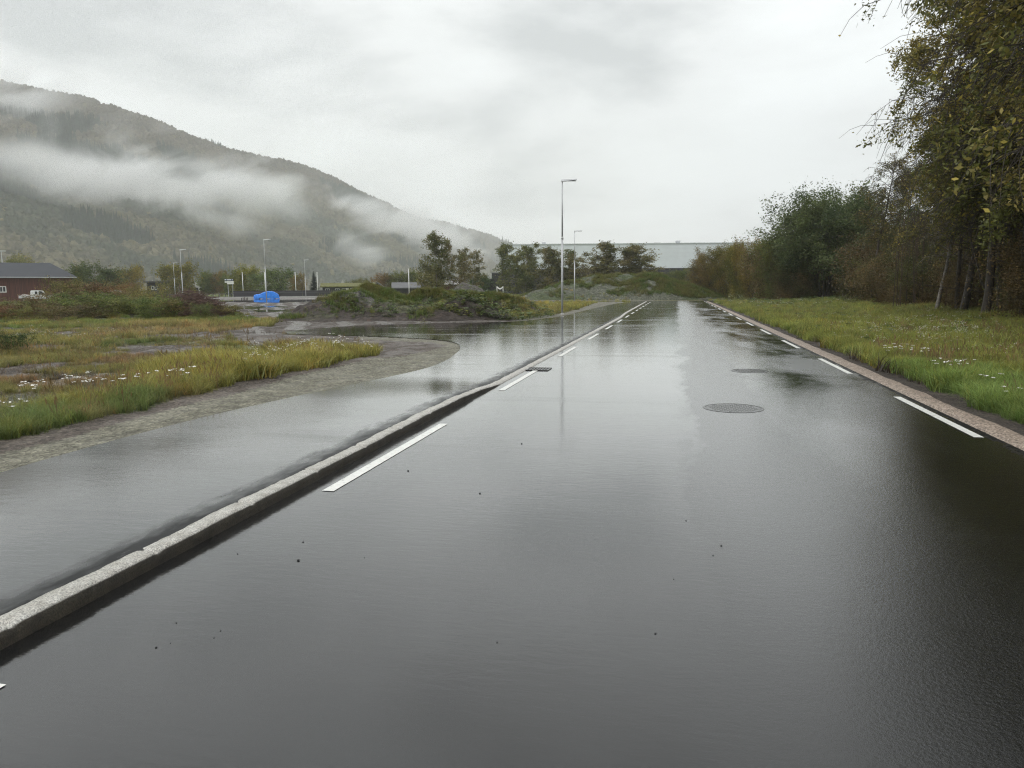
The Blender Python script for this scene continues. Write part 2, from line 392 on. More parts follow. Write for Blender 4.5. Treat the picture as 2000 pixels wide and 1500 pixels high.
# ------------------------------------------------------------------ what covers the ground where
def lin(r, g, b): return tuple(((c/255)/12.92 if c/255 < 0.04045 else ((c/255+0.055)/1.055)**2.4) for c in (r, g, b))
POLY = {
 'green_band': [(-400, 612), (420, 612), (520, 622), (470, 634), (330, 634), (300, 640), (255, 646), (200, 640), (150, 655), (60, 668), (-400, 690)],
 'ochre': [(170, 646), (230, 636), (300, 628), (420, 634), (540, 628), (560, 640), (520, 652), (450, 665), (380, 660), (300, 668), (230, 665), (120, 690), (-400, 700), (-400, 672), (60, 668)],
 'marsh': [(-600, 760), (-300, 720), (60, 712), (180, 700), (250, 690), (300, 672), (400, 662), (450, 664), (380, 685), (300, 705), (270, 730), (240, 745), (190, 768), (60, 800), (-300, 860), (-700, 980)],
 'mud_pile': [(418, 590), (500, 586), (640, 588), (680, 610), (1010, 622), (1000, 629), (760, 635), (600, 645), (555, 653), (520, 655), (470, 664), (440, 655), (520, 640), (555, 632), (500, 622), (450, 608)],
 'mud_tip': [(455, 664), (520, 652), (700, 655), (850, 661), (905, 672), (905, 684), (860, 712), (740, 742), (640, 762), (500, 793), (200, 868), (0, 925), (-500, 1080), (-1000, 1230), (-1000, 1130), (-400, 950), (0, 858), (70, 846), (140, 828), (215, 812), (285, 800), (330, 784), (420, 767), (470, 752), (550, 735), (620, 722), (680, 708), (735, 694), (744, 688), (715, 681), (660, 672), (600, 667), (520, 667)],
 'gravel': [(-1000, 1160), (-500, 1015), (0, 883), (150, 846), (330, 797), (430, 774), (500, 758), (650, 722), (740, 702), (800, 692), (850, 681), (875, 674), (840, 668), (700, 662), (700, 655), (850, 661), (905, 672), (905, 684), (860, 712), (740, 742), (640, 762), (500, 793), (200, 868), (0, 925), (-500, 1080), (-1000, 1230)],
 'far_gravel': [(1000, 629), (1060, 623), (1105, 617), (1140, 608), (1170, 601), (1195, 595), (1225, 590), (1170, 590), (1150, 597), (1125, 605), (1095, 612), (1045, 619), (1000, 625)],
 'gravel_yard': [(380, 581), (1100, 582), (1100, 588), (1010, 590), (700, 588), (380, 586)],
 'pud': [(-80, 780), (0, 770), (50, 764), (110, 764), (155, 761), (180, 770), (130, 784), (50, 794), (0, 800), (-80, 806)],
 'pud2': [(10, 742), (80, 730), (150, 726), (230, 720), (232, 727), (150, 736), (60, 746)],
 'far_green': [(-300, 569), (1300, 566), (1300, 580), (-300, 583)],
}
def col_lerp(a, b, t): t = t[..., None]; return a*(1-t)+b*t
def cover(x, y):
    """returns rgb, wetness, grass amount, grass height at ground places"""
    x = np.asarray(x, float); y = np.asarray(y, float)
    D = np.hypot(x, y); wsc = np.clip(D/12, 0.6, 3)
    wx = x+fbm(x/wsc*1.1, y/wsc*1.1, 41, 3)*wsc*0.35; wy = y+fbm(x/wsc*1.1, y/wsc*1.1, 47, 3)*wsc*0.35
    zs_ = zsurf(x, y)*(x > -14); px, py = pix(wx, wy, zs_); px0, py0 = pix(x+fbm(x*3, y*3, 3, 2)*0.10, y+fbm(x*3, y*3, 4, 2)*0.10, zs_)
    n1 = fbm(x*0.25, y*0.25, 21, 4)+0.5; n2 = fbm(x*1.3, y*1.3, 22, 3)+0.5; n3 = fbm(x*0.6, y*0.6, 29, 3)+0.5
    olive = np.array([.130, .125, .042]); green = np.array([.080, .105, .030]); ygreen = np.array([.150, .145, .038]); ochre = np.array([.170, .140, .062])
    brown = np.array([.140, .100, .050]); mud = np.array([.115, .095, .080]); gravel = np.array([.20, .19, .145]); dark = np.array([.05, .042, .03])
    c = col_lerp(olive, green, ss(.42, .62, n1)); c = col_lerp(c, ochre, 0.6*ss(.55, .7, n2))
    wet = np.zeros(x.shape); ga = np.ones(x.shape); gh = np.full(x.shape, 0.16)
    left = x < 0
    k = left & inpoly(px, py, POLY['green_band'])
    c[k] = col_lerp(green*1.05, ygreen*.9, ss(.4, .65, n3))[k]; c[k] = col_lerp(c, ochre, .45*ss(.6, .75, n1))[k]
    k = left & inpoly(px, py, POLY['ochre'])
    c[k] = col_lerp(ochre, olive*1.05, ss(.36, .54, n3))[k]; gh[k] = .2
    k = left & inpoly(px, py, POLY['marsh'])
    c[k] = col_lerp(brown, olive*.95, ss(.38, .58, n3))[k]; gh[k] = .11; wet[k] = .5; ga[k] = (.55+.3*ss(.35, .5, n2))[k]
    k = left & (inpoly(px0, py0, POLY['pud']) | inpoly(px0, py0, POLY['pud2'])); ga[k] = .12; wet[k] = .8; vk = k
    bare = left & (D < 60) & (py > 606) & (px < 560) & ((fbm(x*.5, y*.8, 151, 4)+.12*fbm(x*3, y*3, 152, 3)) > .105); c[bare] = mud*.85; ga[bare] = .06; wet[bare] = .62
    # verge grass between the marsh and the mud: yellow green crest
    vg = left & (py0 > 664) & ~inpoly(px, py, POLY['marsh']) & (py0 > np.interp(px0, [-300, 60, 250, 380, 470], [870, 800, 745, 690, 662])) & (D < 24)
    c[vg] = col_lerp(green*1.05, ygreen, ss(.38, .6, n3+.25*ss(9, 13, D)-.08))[vg]; gh[vg] = (.19+.12*ss(.45, .65, n3))[vg]
    c[vg] = col_lerp(c, ochre, .55*ss(.60, .72, n2))[vg]
    k = left & inpoly(px0, py0, POLY['mud_tip'])
    c[k] = mud; ga[k] = 0; wet[k] = (.35+.3*n2)[k]
    k = left & inpoly(px0, py0, POLY['gravel'])
    c[k] = gravel; ga[k] = 0; wet[k] = .3
    k = left & inpoly(px0, py0, POLY['far_gravel'])
    c[k] = gravel*.85; ga[k] = 0; wet[k] = .3
    k = left & inpoly(px, py, POLY['mud_pile'])
    trk = np.sin((x+0.55*y)*3.0+fbm(x*.4, y*.4, 8)*5)
    c[k] = mud*.8; ga[k] = 0.04; wet[k] = np.clip(.45+.45*ss(-.2, .6, trk+fbm(x*2, y*2, 9)*1.6), 0, .95)[k]
    k = left & inpoly(px, py, POLY['gravel_yard']); c[k] = mud*1.1; ga[k] = 0; wet[k] = .85
    k = (px > -300) & inpoly(px, py, POLY['far_green']) & left
    c[k] = np.array([.14, .17, .035]); gh[k] = .1; ga[k] = .5
    # verge beyond the side road, round the lamp posts
    k = left & (py < 630) & (px > 960) & (ga > .5) & (D > 30)
    c[k] = col_lerp(olive*1.1, ygreen, ss(.42, .6, n3))[k]; gh[k] = .22
    pm_ = .78+.5*(fbm(x*.9, y*.9, 131, 4)+.5)+.35*fbm(x*3.1, y*3.1, 132, 3); c[left & (ga > .3)] *= pm_[left & (ga > .3)][:, None]
    # right side
    rr = x > 3.3; e = x + fbm(y*1.1, x*0, 51, 4)*0.34 + fbm(x*4, y*4, 52, 2)*0.10
    k = rr; c[k] = col_lerp(olive*1.12, ygreen*1.0, ss(.36, .6, n3))[k]; c[k] = col_lerp(c, ochre, .5*ss(.58, .75, n2))[k]
    ydist = np.abs(y-26-0.25*x); c[k] = col_lerp(c, ygreen*1.15, (1-ss(5, 16, ydist))*.7)[k]; gh[k] = .2
    k = rr & (e < 5.6) & (y < 16); c[k] = (green*1.05+ygreen*.25)[None, :] ; gh[k] = .18
    k = rr & (e > 6.6) & (y < 15); c[k] = col_lerp(dark*1.2, olive*.8, ss(.45, .7, n2))[k]
    k = rr & (x > 15+fbm(y*.3, x*.3, 61)*3) & (x > 18-(y-30)*0.02); c[k] = col_lerp(dark, green*.8, ss(.45, .7, n2))[k]; gh[k] = .3
    c[rr] *= (pm_+.45*fbm(x*1.7, y*1.7, 133, 3))[rr][:, None]*np.array([.80, .93, .85]); gh[rr] *= (1+1.3*fbm(x*.8, y*.8, 134, 3))[rr]
    k = rr & (e < 4.10); c[k] = np.array([.060, .047, .038]); ga[k] = 0.02; wet[k] = .25
    k = rr & (e < 3.62+0*e) & (x > 3.3) & False; c[k] = mud
    k = (y > 92) & (y < 101) & (x < 30) & (x > -52) & (ga > 0); c[k] = gravel*.8; ga[k] = .15
    return c, wet, ga, gh

# ------------------------------------------------------------------ ground
mg, nt, b = newmat('ground_soil'); L = nt.links
a = nt.nodes.new('ShaderNodeAttribute'); a.attribute_name = 'Col'
v = geo(nt)
nA = noise(nt, 3.5, 6, 0.65, v); nB = noise(nt, 60, 3, 0.6, v)
fac = ramp(nt, nA.outputs['Fac'], [(0.3, 0.62), (0.7, 1.3)]); c1 = mixc(nt, 1.0, a.outputs['Color'], fac.outputs[0], 'MULTIPLY')
vor = nt.nodes.new('ShaderNodeTexVoronoi'); vor.inputs['Scale'].default_value = 30; L.new(v, vor.inputs['Vector'])
gr = ramp(nt, vor.outputs['Color'], [(0.0, 0.30), (0.45, 0.85), (1.0, 2.1)])
c2 = mixc(nt, 0.8, c1, gr.outputs[0], 'MULTIPLY'); L.new(c2, b.inputs['Base Color'])
wet = a.outputs['Alpha']; nW = noise(nt, 1.8, 4, 0.6, geo(nt, (1, .5, 1)))
pud = mth(nt, 'MULTIPLY', ramp(nt, nW.outputs['Fac'], [(0.45, 0), (0.55, 1)]).outputs[0], wet)
pud2 = mth(nt, 'MAXIMUM', pud, mth(nt, 'SUBTRACT', mth(nt, 'MULTIPLY', wet, 2.5), 1.5), True)
L.new(mth(nt, 'SUBTRACT', 0.85, mth(nt, 'MULTIPLY', pud2, 0.72), True), b.inputs['Roughness'])
b.inputs['Specular IOR Level'].default_value = 0.4
hh = mth(nt, 'ADD', mth(nt, 'MULTIPLY', vor.outputs['Distance'], 0.9), nA.outputs['Fac'])
hh = mth(nt, 'MULTIPLY', hh, mth(nt, 'SUBTRACT', 1.05, pud2, True))
bump(nt, b, hh, 1.0, 0.045)
M['ground'] = mg

def make_ground():
    th = np.concatenate([np.arange(-180, -44, 2.5), np.arange(-44, 44, 0.085), np.arange(44, 180, 2.5)])
    r = [0.8]
    while r[-1] < 160: r.append(r[-1]*1.0125)
    while r[-1] < 9000: r.append(r[-1]*1.10)
    r = np.array(r); nT, nR = len(th), len(r)
    A = np.radians(th)+YAW
    X = np.outer(r, np.sin(A)); Y = np.outer(r, np.cos(A))
    X = X.ravel(); Y = Y.ravel()
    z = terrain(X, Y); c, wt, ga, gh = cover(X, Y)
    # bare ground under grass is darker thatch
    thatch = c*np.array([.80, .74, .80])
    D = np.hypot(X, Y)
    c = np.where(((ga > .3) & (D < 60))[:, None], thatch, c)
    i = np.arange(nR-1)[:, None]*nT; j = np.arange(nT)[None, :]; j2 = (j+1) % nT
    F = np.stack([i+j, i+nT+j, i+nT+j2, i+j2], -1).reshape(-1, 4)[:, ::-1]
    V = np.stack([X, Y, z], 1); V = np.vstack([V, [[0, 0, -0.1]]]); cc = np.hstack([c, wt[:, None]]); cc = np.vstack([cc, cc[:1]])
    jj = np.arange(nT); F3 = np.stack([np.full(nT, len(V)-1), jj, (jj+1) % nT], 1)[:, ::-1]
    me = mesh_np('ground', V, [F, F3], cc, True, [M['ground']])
    return link('ground', me, kind='structure')
make_ground()

# ------------------------------------------------------------------ paved surfaces
def paved(name, poly, mat, cuts, zf):
    bm = bmesh.new(); vs = [bm.verts.new((x, y, 0)) for x, y in poly]; bm.faces.new(vs)
    bmesh.ops.triangulate(bm, faces=bm.faces[:])
    for yc in cuts:
        bmesh.ops.bisect_plane(bm, geom=bm.verts[:]+bm.edges[:]+bm.faces[:], plane_co=(0, yc, 0), plane_no=(0, 1, 0))
    for v_ in bm.verts: v_.co.z = zf(v_.co.x, v_.co.y)
    bmesh.ops.recalc_face_normals(bm, faces=bm.faces)
    if sum(f.normal.z for f in bm.faces) < 0: bmesh.ops.reverse_faces(bm, faces=bm.faces[:])
    me = bpy.data.meshes.new(name); bm.to_mesh(me); bm.free(); me.materials.append(mat)
    return link(name, me, kind='structure')
def ragged(poly, y0, y1, xs): return poly
road = paved('road', ROADPOLY, M['road'], [], lambda x, y: 0.0)
paved('side_road_and_footpath', LEFTPOLY, M['path'], list(np.arange(9.5, 13.2, 0.15)), lambda x, y: float(zpath(y)))

# painted dashes: parts of the road
mk, nt, b = newmat('white_road_paint'); v = geo(nt)
nn = noise(nt, 18, 5, 0.7, v); rr_ = ramp(nt, nn.outputs['Fac'], [(0.30, (.34, .34, .32)), (0.38, (.66, .66, .62)), (0.55, (.80, .80, .755))])
nt.links.new(rr_.outputs[0], b.inputs['Base Color']); b.inputs['Roughness'].default_value = 0.3
bump(nt, b, noise(nt, 90, 3, 0.6, v).outputs['Fac'], 0.2, 0.004)
M['paint'] = mk
def dash(x0, x1, y0, y1, skew=0.0):
    h = 0.05; rng = random.Random(int(y0*100)); V = []; n = max(2, int((y1-y0)/0.06)) if y0 < 16 else 2
    for k in range(n+1):
        y = y0+(y1-y0)*k/n; j = 0.0015 if y0 < 16 else 0
        V += [(x0(y)-h+rng.uniform(-j, j), y, 0.0045), (x0(y)+h+rng.uniform(-j, j), y, 0.0045)]
    F = [(2*k, 2*k+1, 2*k+3, 2*k+2) for k in range(n)]
    me = bpy.data.meshes.new('painted_dash'); me.from_pydata(V, [], F); me.materials.append(M['paint'])
    o = link('painted_dash', me, road); return o
lx = lambda y: np.interp(y, [0, 14, 40, 60, 95], [-2.715, -2.70, -2.74, -2.86, -3.0])
rx_ = lambda y: 3.16
yA = P(645, 960)[1]; yB = P(862, 828)[1]; yC = P(982, 763)[1]
per = yC-yA; ln = yB-yA
for k in range(-1, 18):
    y0 = yA+per*k
    if y0+ln > 91: break
    dash(lx, lx, y0, y0+ln)
yA = P(1885, 854)[1]; yB = P(1738, 775)[1]; yC = P(1648, 730)[1]
perR = yC-yA; lnR = yB-yA
for k in range(-1, 18):
    y0 = yA+perR*k
    if y0+lnR > 91: break
    dash(rx_, rx_, y0, y0+lnR)
print('dashes', per, ln, perR, lnR)

# granite kerb
mk, nt, b = newmat('rough_granite'); v = geo(nt); L = nt.links
s1 = noise(nt, 110, 3, 0.75, v); s2 = noise(nt, 11, 5, 0.65, v); s3 = noise(nt, 55, 4, .7, v)
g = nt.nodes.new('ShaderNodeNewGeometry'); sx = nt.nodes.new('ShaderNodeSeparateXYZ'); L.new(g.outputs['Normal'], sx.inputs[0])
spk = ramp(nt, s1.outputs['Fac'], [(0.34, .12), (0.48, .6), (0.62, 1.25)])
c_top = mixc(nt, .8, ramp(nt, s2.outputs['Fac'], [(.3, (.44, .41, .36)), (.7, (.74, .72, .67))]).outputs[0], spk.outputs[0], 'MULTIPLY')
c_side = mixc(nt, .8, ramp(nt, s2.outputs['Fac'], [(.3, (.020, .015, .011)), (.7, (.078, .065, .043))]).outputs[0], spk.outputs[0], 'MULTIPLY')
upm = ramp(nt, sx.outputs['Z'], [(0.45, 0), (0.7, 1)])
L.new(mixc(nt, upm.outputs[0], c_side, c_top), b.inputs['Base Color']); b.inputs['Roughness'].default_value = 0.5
hb = mth(nt, 'ADD', s1.outputs['Fac'], s3.outputs['Fac']); bump(nt, b, hb, 0.8, 0.006)
M['granite'] = mk
def make_kerb():
    ys = np.concatenate([np.arange(-3, 13, 0.025), np.arange(13, 30, .1), np.arange(30, 92, 0.6)])
    kx = kerbx(ys); zt = np.maximum(zpath(ys)+0.012, 0.022)
    nb = fbm(ys*2.2, ys*0, 71, 5)*0.030+fbm(ys*14, ys*0, 72, 4)*0.028; nf = fbm(ys*3, ys*0+5, 73, 4)*0.010+fbm(ys*20, ys*0, 70, 3)*.006; nz = fbm(ys*5, ys*0, 74, 4)*0.008
    jt = np.abs(((ys+0.33) % 1.0)-0.5) > 0.480; st_ = np.floor(ys+.33+.5); kx = kx+(_h(st_, st_*0, 5)-.5)*.010*(ys < 11); zt = zt+(_h(st_, st_*0, 6)-.5)*.006*(ys < 11)
    nzj = np.where(jt & (ys < 14), -0.03, 0)
    prof = []
    prof.append((kx, -0.05+0*ys)); prof.append((kx+nf*.5, zt*.45)); prof.append((kx-0.004+nf, zt-0.016+nz*.3)); prof.append((kx-0.018+nf, zt+nz+nzj*.7))
    prof.append((kx-0.05, zt+0.003+nz*1.2+nzj)); prof.append((kx-0.10, zt+nz+nzj+fbm(ys*8, ys*0, 75)*.004)); prof.append((kx-0.135+nb, zt-0.002+nz+nzj)); prof.append((kx-0.142+nb, -0.05+0*ys))
    n = len(ys); V = np.concatenate([np.stack([p[0], ys, p[1]], 1) for p in prof])
    F = []
    for q in range(len(prof)-1):
        i = np.arange(n-1); F.append(np.stack([q*n+i, q*n+i+1, (q+1)*n+i+1, (q+1)*n+i], 1))
    F = np.concatenate(F)
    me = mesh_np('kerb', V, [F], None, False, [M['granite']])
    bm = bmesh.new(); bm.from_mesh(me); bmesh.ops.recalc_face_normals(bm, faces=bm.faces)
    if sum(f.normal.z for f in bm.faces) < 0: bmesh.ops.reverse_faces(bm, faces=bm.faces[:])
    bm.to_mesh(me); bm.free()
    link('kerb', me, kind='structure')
make_kerb()

# pink crushed granite strip on the right of the asphalt
mk, nt, b = newmat('pink_granite_chippings'); v = geo(nt); L = nt.links
vo = nt.nodes.new('ShaderNodeTexVoronoi'); vo.inputs['Scale'].default_value = 55; L.new(v, vo.inputs['Vector'])
cc = ramp(nt, vo.outputs['Color'], [(0, (.07, .052, .040)), (.5, (.28, .215, .165)), (1, (.58, .47, .38))])
c_ = mixc(nt, .6, cc.outputs[0], ramp(nt, noise(nt, 5, 4, .6, v).outputs['Fac'], [(.3, .6), (.7, 1.2)]).outputs[0], 'MULTIPLY')
L.new(c_, b.inputs['Base Color']); b.inputs['Roughness'].default_value = 0.55
bump(nt, b, vo.outputs['Distance'], 0.9, 0.012)
M['pink'] = mk
def make_strip():
    ys = np.concatenate([np.arange(-3, 20, 0.04), np.arange(20, 91, .5)])
    xi = 3.335+fbm(ys*3, ys*0, 81, 4)*0.05+fbm(ys*17, ys*0, 83, 3)*0.02; xo = 3.66+fbm(ys*1.5, ys*0, 82, 5)*0.10+.04*ss(5, 3, ys)
    rows = []
    for q in range(9):
        t = q/8; x = xi*(1-t)+xo*t; zz = 0.004+0.020*math.sin(math.pi*t)**.6+fbm(x*25, ys*25, 84, 3)*0.014*(math.sin(math.pi*t))-(0.02 if q in (0, 8) else 0)
        rows.append(np.stack([x, ys, zz], 1))
    n = len(ys); i = np.arange(n-1); F = np.concatenate([np.stack([(q+1)*n+i, (q+1)*n+i+1, q*n+i+1, q*n+i], 1)[:, ::-1] for q in range(8)])
    me = mesh_np('chipping_strip', np.concatenate(rows), [F[:, ::-1]], None, True, [M['pink']])
    link('gravel_strip', me, kind='structure')
make_strip()

# ------------------------------------------------------------------ mounds of spoil: things of their own
mk, nt, b = newmat('spoil'); v = geo(nt); L = nt.links
a = nt.nodes.new('ShaderNodeAttribute'); a.attribute_name = 'Col'
nA = noise(nt, 2.2, 8, 0.72, v); vo = nt.nodes.new('ShaderNodeTexVoronoi'); vo.inputs['Scale'].default_value = 7; L.new(v, vo.inputs['Vector'])
vo2 = nt.nodes.new('ShaderNodeTexVoronoi'); vo2.inputs['Scale'].default_value = 2.6; L.new(v, vo2.inputs['Vector'])
c1 = mixc(nt, 1, a.outputs['Color'], ramp(nt, nA.outputs['Fac'], [(.3, .45), (.7, 1.5)]).outputs[0], 'MULTIPLY')
c1 = mixc(nt, .8, c1, ramp(nt, vo.outputs['Color'], [(0, .45), (.75, 1.0), (1, 2.3)]).outputs[0], 'MULTIPLY')
L.new(c1, b.inputs['Base Color']); b.inputs['Roughness'].default_value = .8
bump(nt, b, mth(nt, 'ADD', nA.outputs['Fac'], mth(nt, 'MULTIPLY', vo2.outputs['Distance'], .5)), 1.0, 0.35)
M['spoil'] = mk
HCOL = {'gravel_heap': ((.125, .118, .098), (.060, .045, .036)), 'overgrown_earth_mound': ((.085, .088, .042), (.065, .048, .038)), 'soil_heap': ((.055, .041, .031), (.05, .035, .027)),
        'grey_spoil_heap': ((.125, .115, .10), (.10, .09, .075)), 'large_spoil_heap': ((.115, .120, .085), (.075, .095, .038))}
HTAG = {'gravel_heap': ('grey gravel heap at the left end of the roadside mounds', 'heap'), 'overgrown_earth_mound': ('long earth mound overgrown with grass and weeds behind the side road', 'mound'),
        'soil_heap': ('low heap of dark brown soil close to the side road', 'heap'), 'grey_spoil_heap': ('small grey heap between the red barn and the black annex', 'heap'),
        'large_spoil_heap': ('big wide spoil mound with weeds where the road ends', 'mound')}
for k, lst in HEAPS.items():
    cs = np.array([at(px, horizon(px), D)[:2] for px, D, *_ in lst]); mr = max(max(l[2], l[3]) for l in lst)*1.15
    x0, y0 = cs.min(0)-mr; x1, y1 = cs.max(0)+mr
    st = 0.12 if lst[0][1] < 60 else 0.25
    gx, gy = np.meshgrid(np.arange(x0, x1, st), np.arange(y0, y1, st), indexing='ij'); n0, n1_ = gx.shape
    hz = heapz(gx, gy, k); tz = terrain(gx, gy)
    mk_ = bumpf(gx, gy, lst)
    z = np.where(mk_ > 0.02, np.maximum(hz, 0)+tz*0.5-0.02, -0.4)
    # cells that rise above the ground only
    keep = (mk_ > 0.0)
    c = np.zeros(gx.shape+(3,)); t = ss(-.08, .12, fbm(gx*.5, gy*.5, 91, 4)+(0.30 - z*0.4 if k in ('gravel_heap', 'overgrown_earth_mound') else 0))
    c = col_lerp(np.array(HCOL[k][0]), np.array(HCOL[k][1]), t)
    idx = np.arange(n0*n1_).reshape(n0, n1_)
    kk = keep[:-1, :-1] | keep[1:, :-1] | keep[:-1, 1:] | keep[1:, 1:]
    F = np.stack([idx[:-1, :-1], idx[1:, :-1], idx[1:, 1:], idx[:-1, 1:]], -1)[kk]
    used = np.unique(F); remap = np.zeros(n0*n1_, int); remap[used] = np.arange(len(used))
    V = np.stack([gx.ravel(), gy.ravel(), z.ravel()], 1)[used]; cc = np.concatenate([c.reshape(-1, 3)[used], np.ones((len(used), 1))], 1)
    org = np.array([(x0+x1)/2, (y0+y1)/2, 0]); V = V-org
    o = link(k, mesh_np(k, V, [remap[F]], cc, True, [M['spoil']]), loc=tuple(org)); tag(o, *HTAG[k])
# ------------------------------------------------------------------ scattering of uncountable stuff (one object each)
def scatter(name, P3, rot, scl, tint, var, protos, label=None, cat=None):
    """instances of unlinked prototype meshes on the points of one mesh"""
    me = bpy.data.meshes.new(name); me.vertices.add(len(P3)); me.vertices.foreach_set('co', np.asarray(P3, np.float32).ravel())
    def at_(n, t, d, k):
        a = me.attributes.new(n, t, 'POINT'); a.data.foreach_set(k, np.asarray(d, np.float32 if k != 'value' or t != 'INT' else np.int32).ravel())
    at_('rot', 'FLOAT_VECTOR', rot, 'vector'); at_('scl', 'FLOAT_VECTOR', scl, 'vector')
    at_('tint', 'FLOAT_VECTOR', tint, 'vector'); at_('var', 'INT', var, 'value')
    o = link(name, me, kind='stuff')
    if label: tag(o, label, cat)
    g = bpy.data.node_groups.new(name, 'GeometryNodeTree')
    g.interface.new_socket('Geometry', in_out='INPUT', socket_type='NodeSocketGeometry'); g.interface.new_socket('Geometry', in_out='OUTPUT', socket_type='NodeSocketGeometry')
    gi = g.nodes.new('NodeGroupInput'); go = g.nodes.new('NodeGroupOutput'); jn = g.nodes.new('GeometryNodeJoinGeometry')
    def na(n, t):
        a = g.nodes.new('GeometryNodeInputNamedAttribute'); a.data_type = t; a.inputs['Name'].default_value = n
        return [s for s in a.outputs if s.enabled and s.name == 'Attribute'][0]
    ra, sa, va = na('rot', 'FLOAT_VECTOR'), na('scl', 'FLOAT_VECTOR'), na('var', 'INT')
    for i, p in enumerate(protos):
        po = bpy.data.objects.new(name+'_source', p)
        oi = g.nodes.new('GeometryNodeObjectInfo'); oi.inputs['Object'].default_value = po; oi.inputs['As Instance'].default_value = True
        cmp = g.nodes.new('FunctionNodeCompare'); cmp.data_type = 'INT'; cmp.operation = 'EQUAL'
        ins = [s for s in cmp.inputs if s.enabled]; g.links.new(va, ins[0]); ins[1].default_value = i
        ip = g.nodes.new('GeometryNodeInstanceOnPoints')
        g.links.new(gi.outputs[0], ip.inputs['Points']); g.links.new(cmp.outputs[0], ip.inputs['Selection']); g.links.new(oi.outputs['Geometry'], ip.inputs['Instance'])
        g.links.new(ra, ip.inputs['Rotation']); g.links.new(sa, ip.inputs['Scale'])
        g.links.new(ip.outputs[0], jn.inputs[0])
    g.links.new(jn.outputs[0], go.inputs[0])
    md = o.modifiers.new('scatter', 'NODES'); md.node_group = g
    return o

rs = np.random.RandomState(7)
# ---- grass tufts
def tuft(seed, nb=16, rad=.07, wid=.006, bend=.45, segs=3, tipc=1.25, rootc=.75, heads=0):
    r = np.random.RandomState(seed); V = []; F3 = []; F4 = []; Cc = []
    for i in range(nb):
        a = r.uniform(0, 6.28); rr = rad*math.sqrt(r.uniform()); bx, by = rr*math.cos(a), rr*math.sin(a)
        h = r.uniform(.45, 1.0); la = r.uniform(0, 6.28); lean = r.uniform(.1, bend)*h; sa = la+1.57+r.uniform(-.5, .5)
        k0 = len(V); sh = r.uniform(.75, 1.25); hue = r.uniform(-.12, .12)
        for s in range(segs+1):
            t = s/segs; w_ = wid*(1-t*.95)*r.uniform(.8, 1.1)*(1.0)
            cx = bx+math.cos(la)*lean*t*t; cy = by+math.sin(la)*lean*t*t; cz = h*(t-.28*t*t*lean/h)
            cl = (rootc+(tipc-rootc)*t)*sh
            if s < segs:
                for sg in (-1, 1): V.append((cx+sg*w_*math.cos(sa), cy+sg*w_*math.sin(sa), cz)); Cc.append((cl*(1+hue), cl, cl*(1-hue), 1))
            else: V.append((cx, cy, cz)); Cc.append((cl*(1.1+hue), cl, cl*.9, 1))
        for s in range(segs-1): F4.append((k0+2*s, k0+2*s+1, k0+2*s+3, k0+2*s+2))
        F3.append((k0+2*segs-2, k0+2*segs-1, k0+2*segs))
    return mesh_np('grass_tuft', np.array(V), [np.array(F4), np.array(F3)], np.array(Cc), True, [M['grass']])
def flowerhead(seed, n=4, wid=.05):
    """white umbels on thin stems; height one"""
    r = np.random.RandomState(seed); V = []; F4 = []; Cc = []
    for i in range(n):
        bx, by = r.uniform(-.1, .1, 2); tx, ty = r.uniform(-.28, .28, 2); h = r.uniform(.7, 1.0)
        k0 = len(V); w_ = .006
        V += [(bx-w_, by, 0), (bx+w_, by, 0), (tx+w_, ty, h), (tx-w_, ty, h)]; Cc += [(.12, .13, .05, 1)]*4; F4.append((k0, k0+1, k0+2, k0+3))
        for q in range(5):
            ox, oy = r.normal(0, wid*.75, 2); oz = r.normal(0, wid*.25); s = wid*r.uniform(.35, .7); k0 = len(V)
            ta, tb = r.uniform(-.5, .5, 2)
            for dx, dy in ((-1, 0), (0, -1), (1, 0), (0, 1)): V.append((tx+ox+dx*s, ty+oy+dy*s, h+oz+(dx*ta+dy*tb)*s))
            Cc += [(.80, .78, .70, 1)]*4; F4.append((k0, k0+1, k0+2, k0+3))
    return mesh_np('flower_head', np.array(V), [np.array(F4)], np.array(Cc), False, [M['grass']])
def leafy(seed, n=26, rad=.5, ls=.12, upright=.5):
    """a broad leaved weed, height about one"""
    r = np.random.RandomState(seed); V = []; F4 = []; Cc = []
    for i in range(n):
        a = r.uniform(0, 6.28); t = r.uniform(.1, 1); rr = rad*r.uniform(.1, 1)*(1-.5*t); c = np.array([rr*math.cos(a), rr*math.sin(a), t])
        d = np.array([math.cos(a), math.sin(a), r.uniform(-.5, .8)]); d /= np.linalg.norm(d); sd_ = np.cross(d, [0, 0, 1.]); sd_ /= np.linalg.norm(sd_)+1e-6; sd_ += np.array([0, 0, r.uniform(-.5, .5)])
        L_ = ls*r.uniform(.6, 1.4); k0 = len(V)
        for q in (c-d*L_, c-sd_*L_*.45, c+d*L_, c+sd_*L_*.45): V.append(tuple(q))
        s = r.uniform(.6, 1.4); Cc += [(s, s, s, 1)]*4; F4.append((k0, k0+1, k0+2, k0+3))
    return mesh_np('weed', np.array(V), [np.array(F4)], np.array(Cc), False, [M['grass']])
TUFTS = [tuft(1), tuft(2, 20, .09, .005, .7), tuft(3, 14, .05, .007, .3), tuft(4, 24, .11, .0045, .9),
         tuft(5, 30, .30, .014, .5, 2), tuft(6, 34, .36, .016, .7, 2), tuft(8, 36, .5, .03, .8, 2, 1.2, .8)]

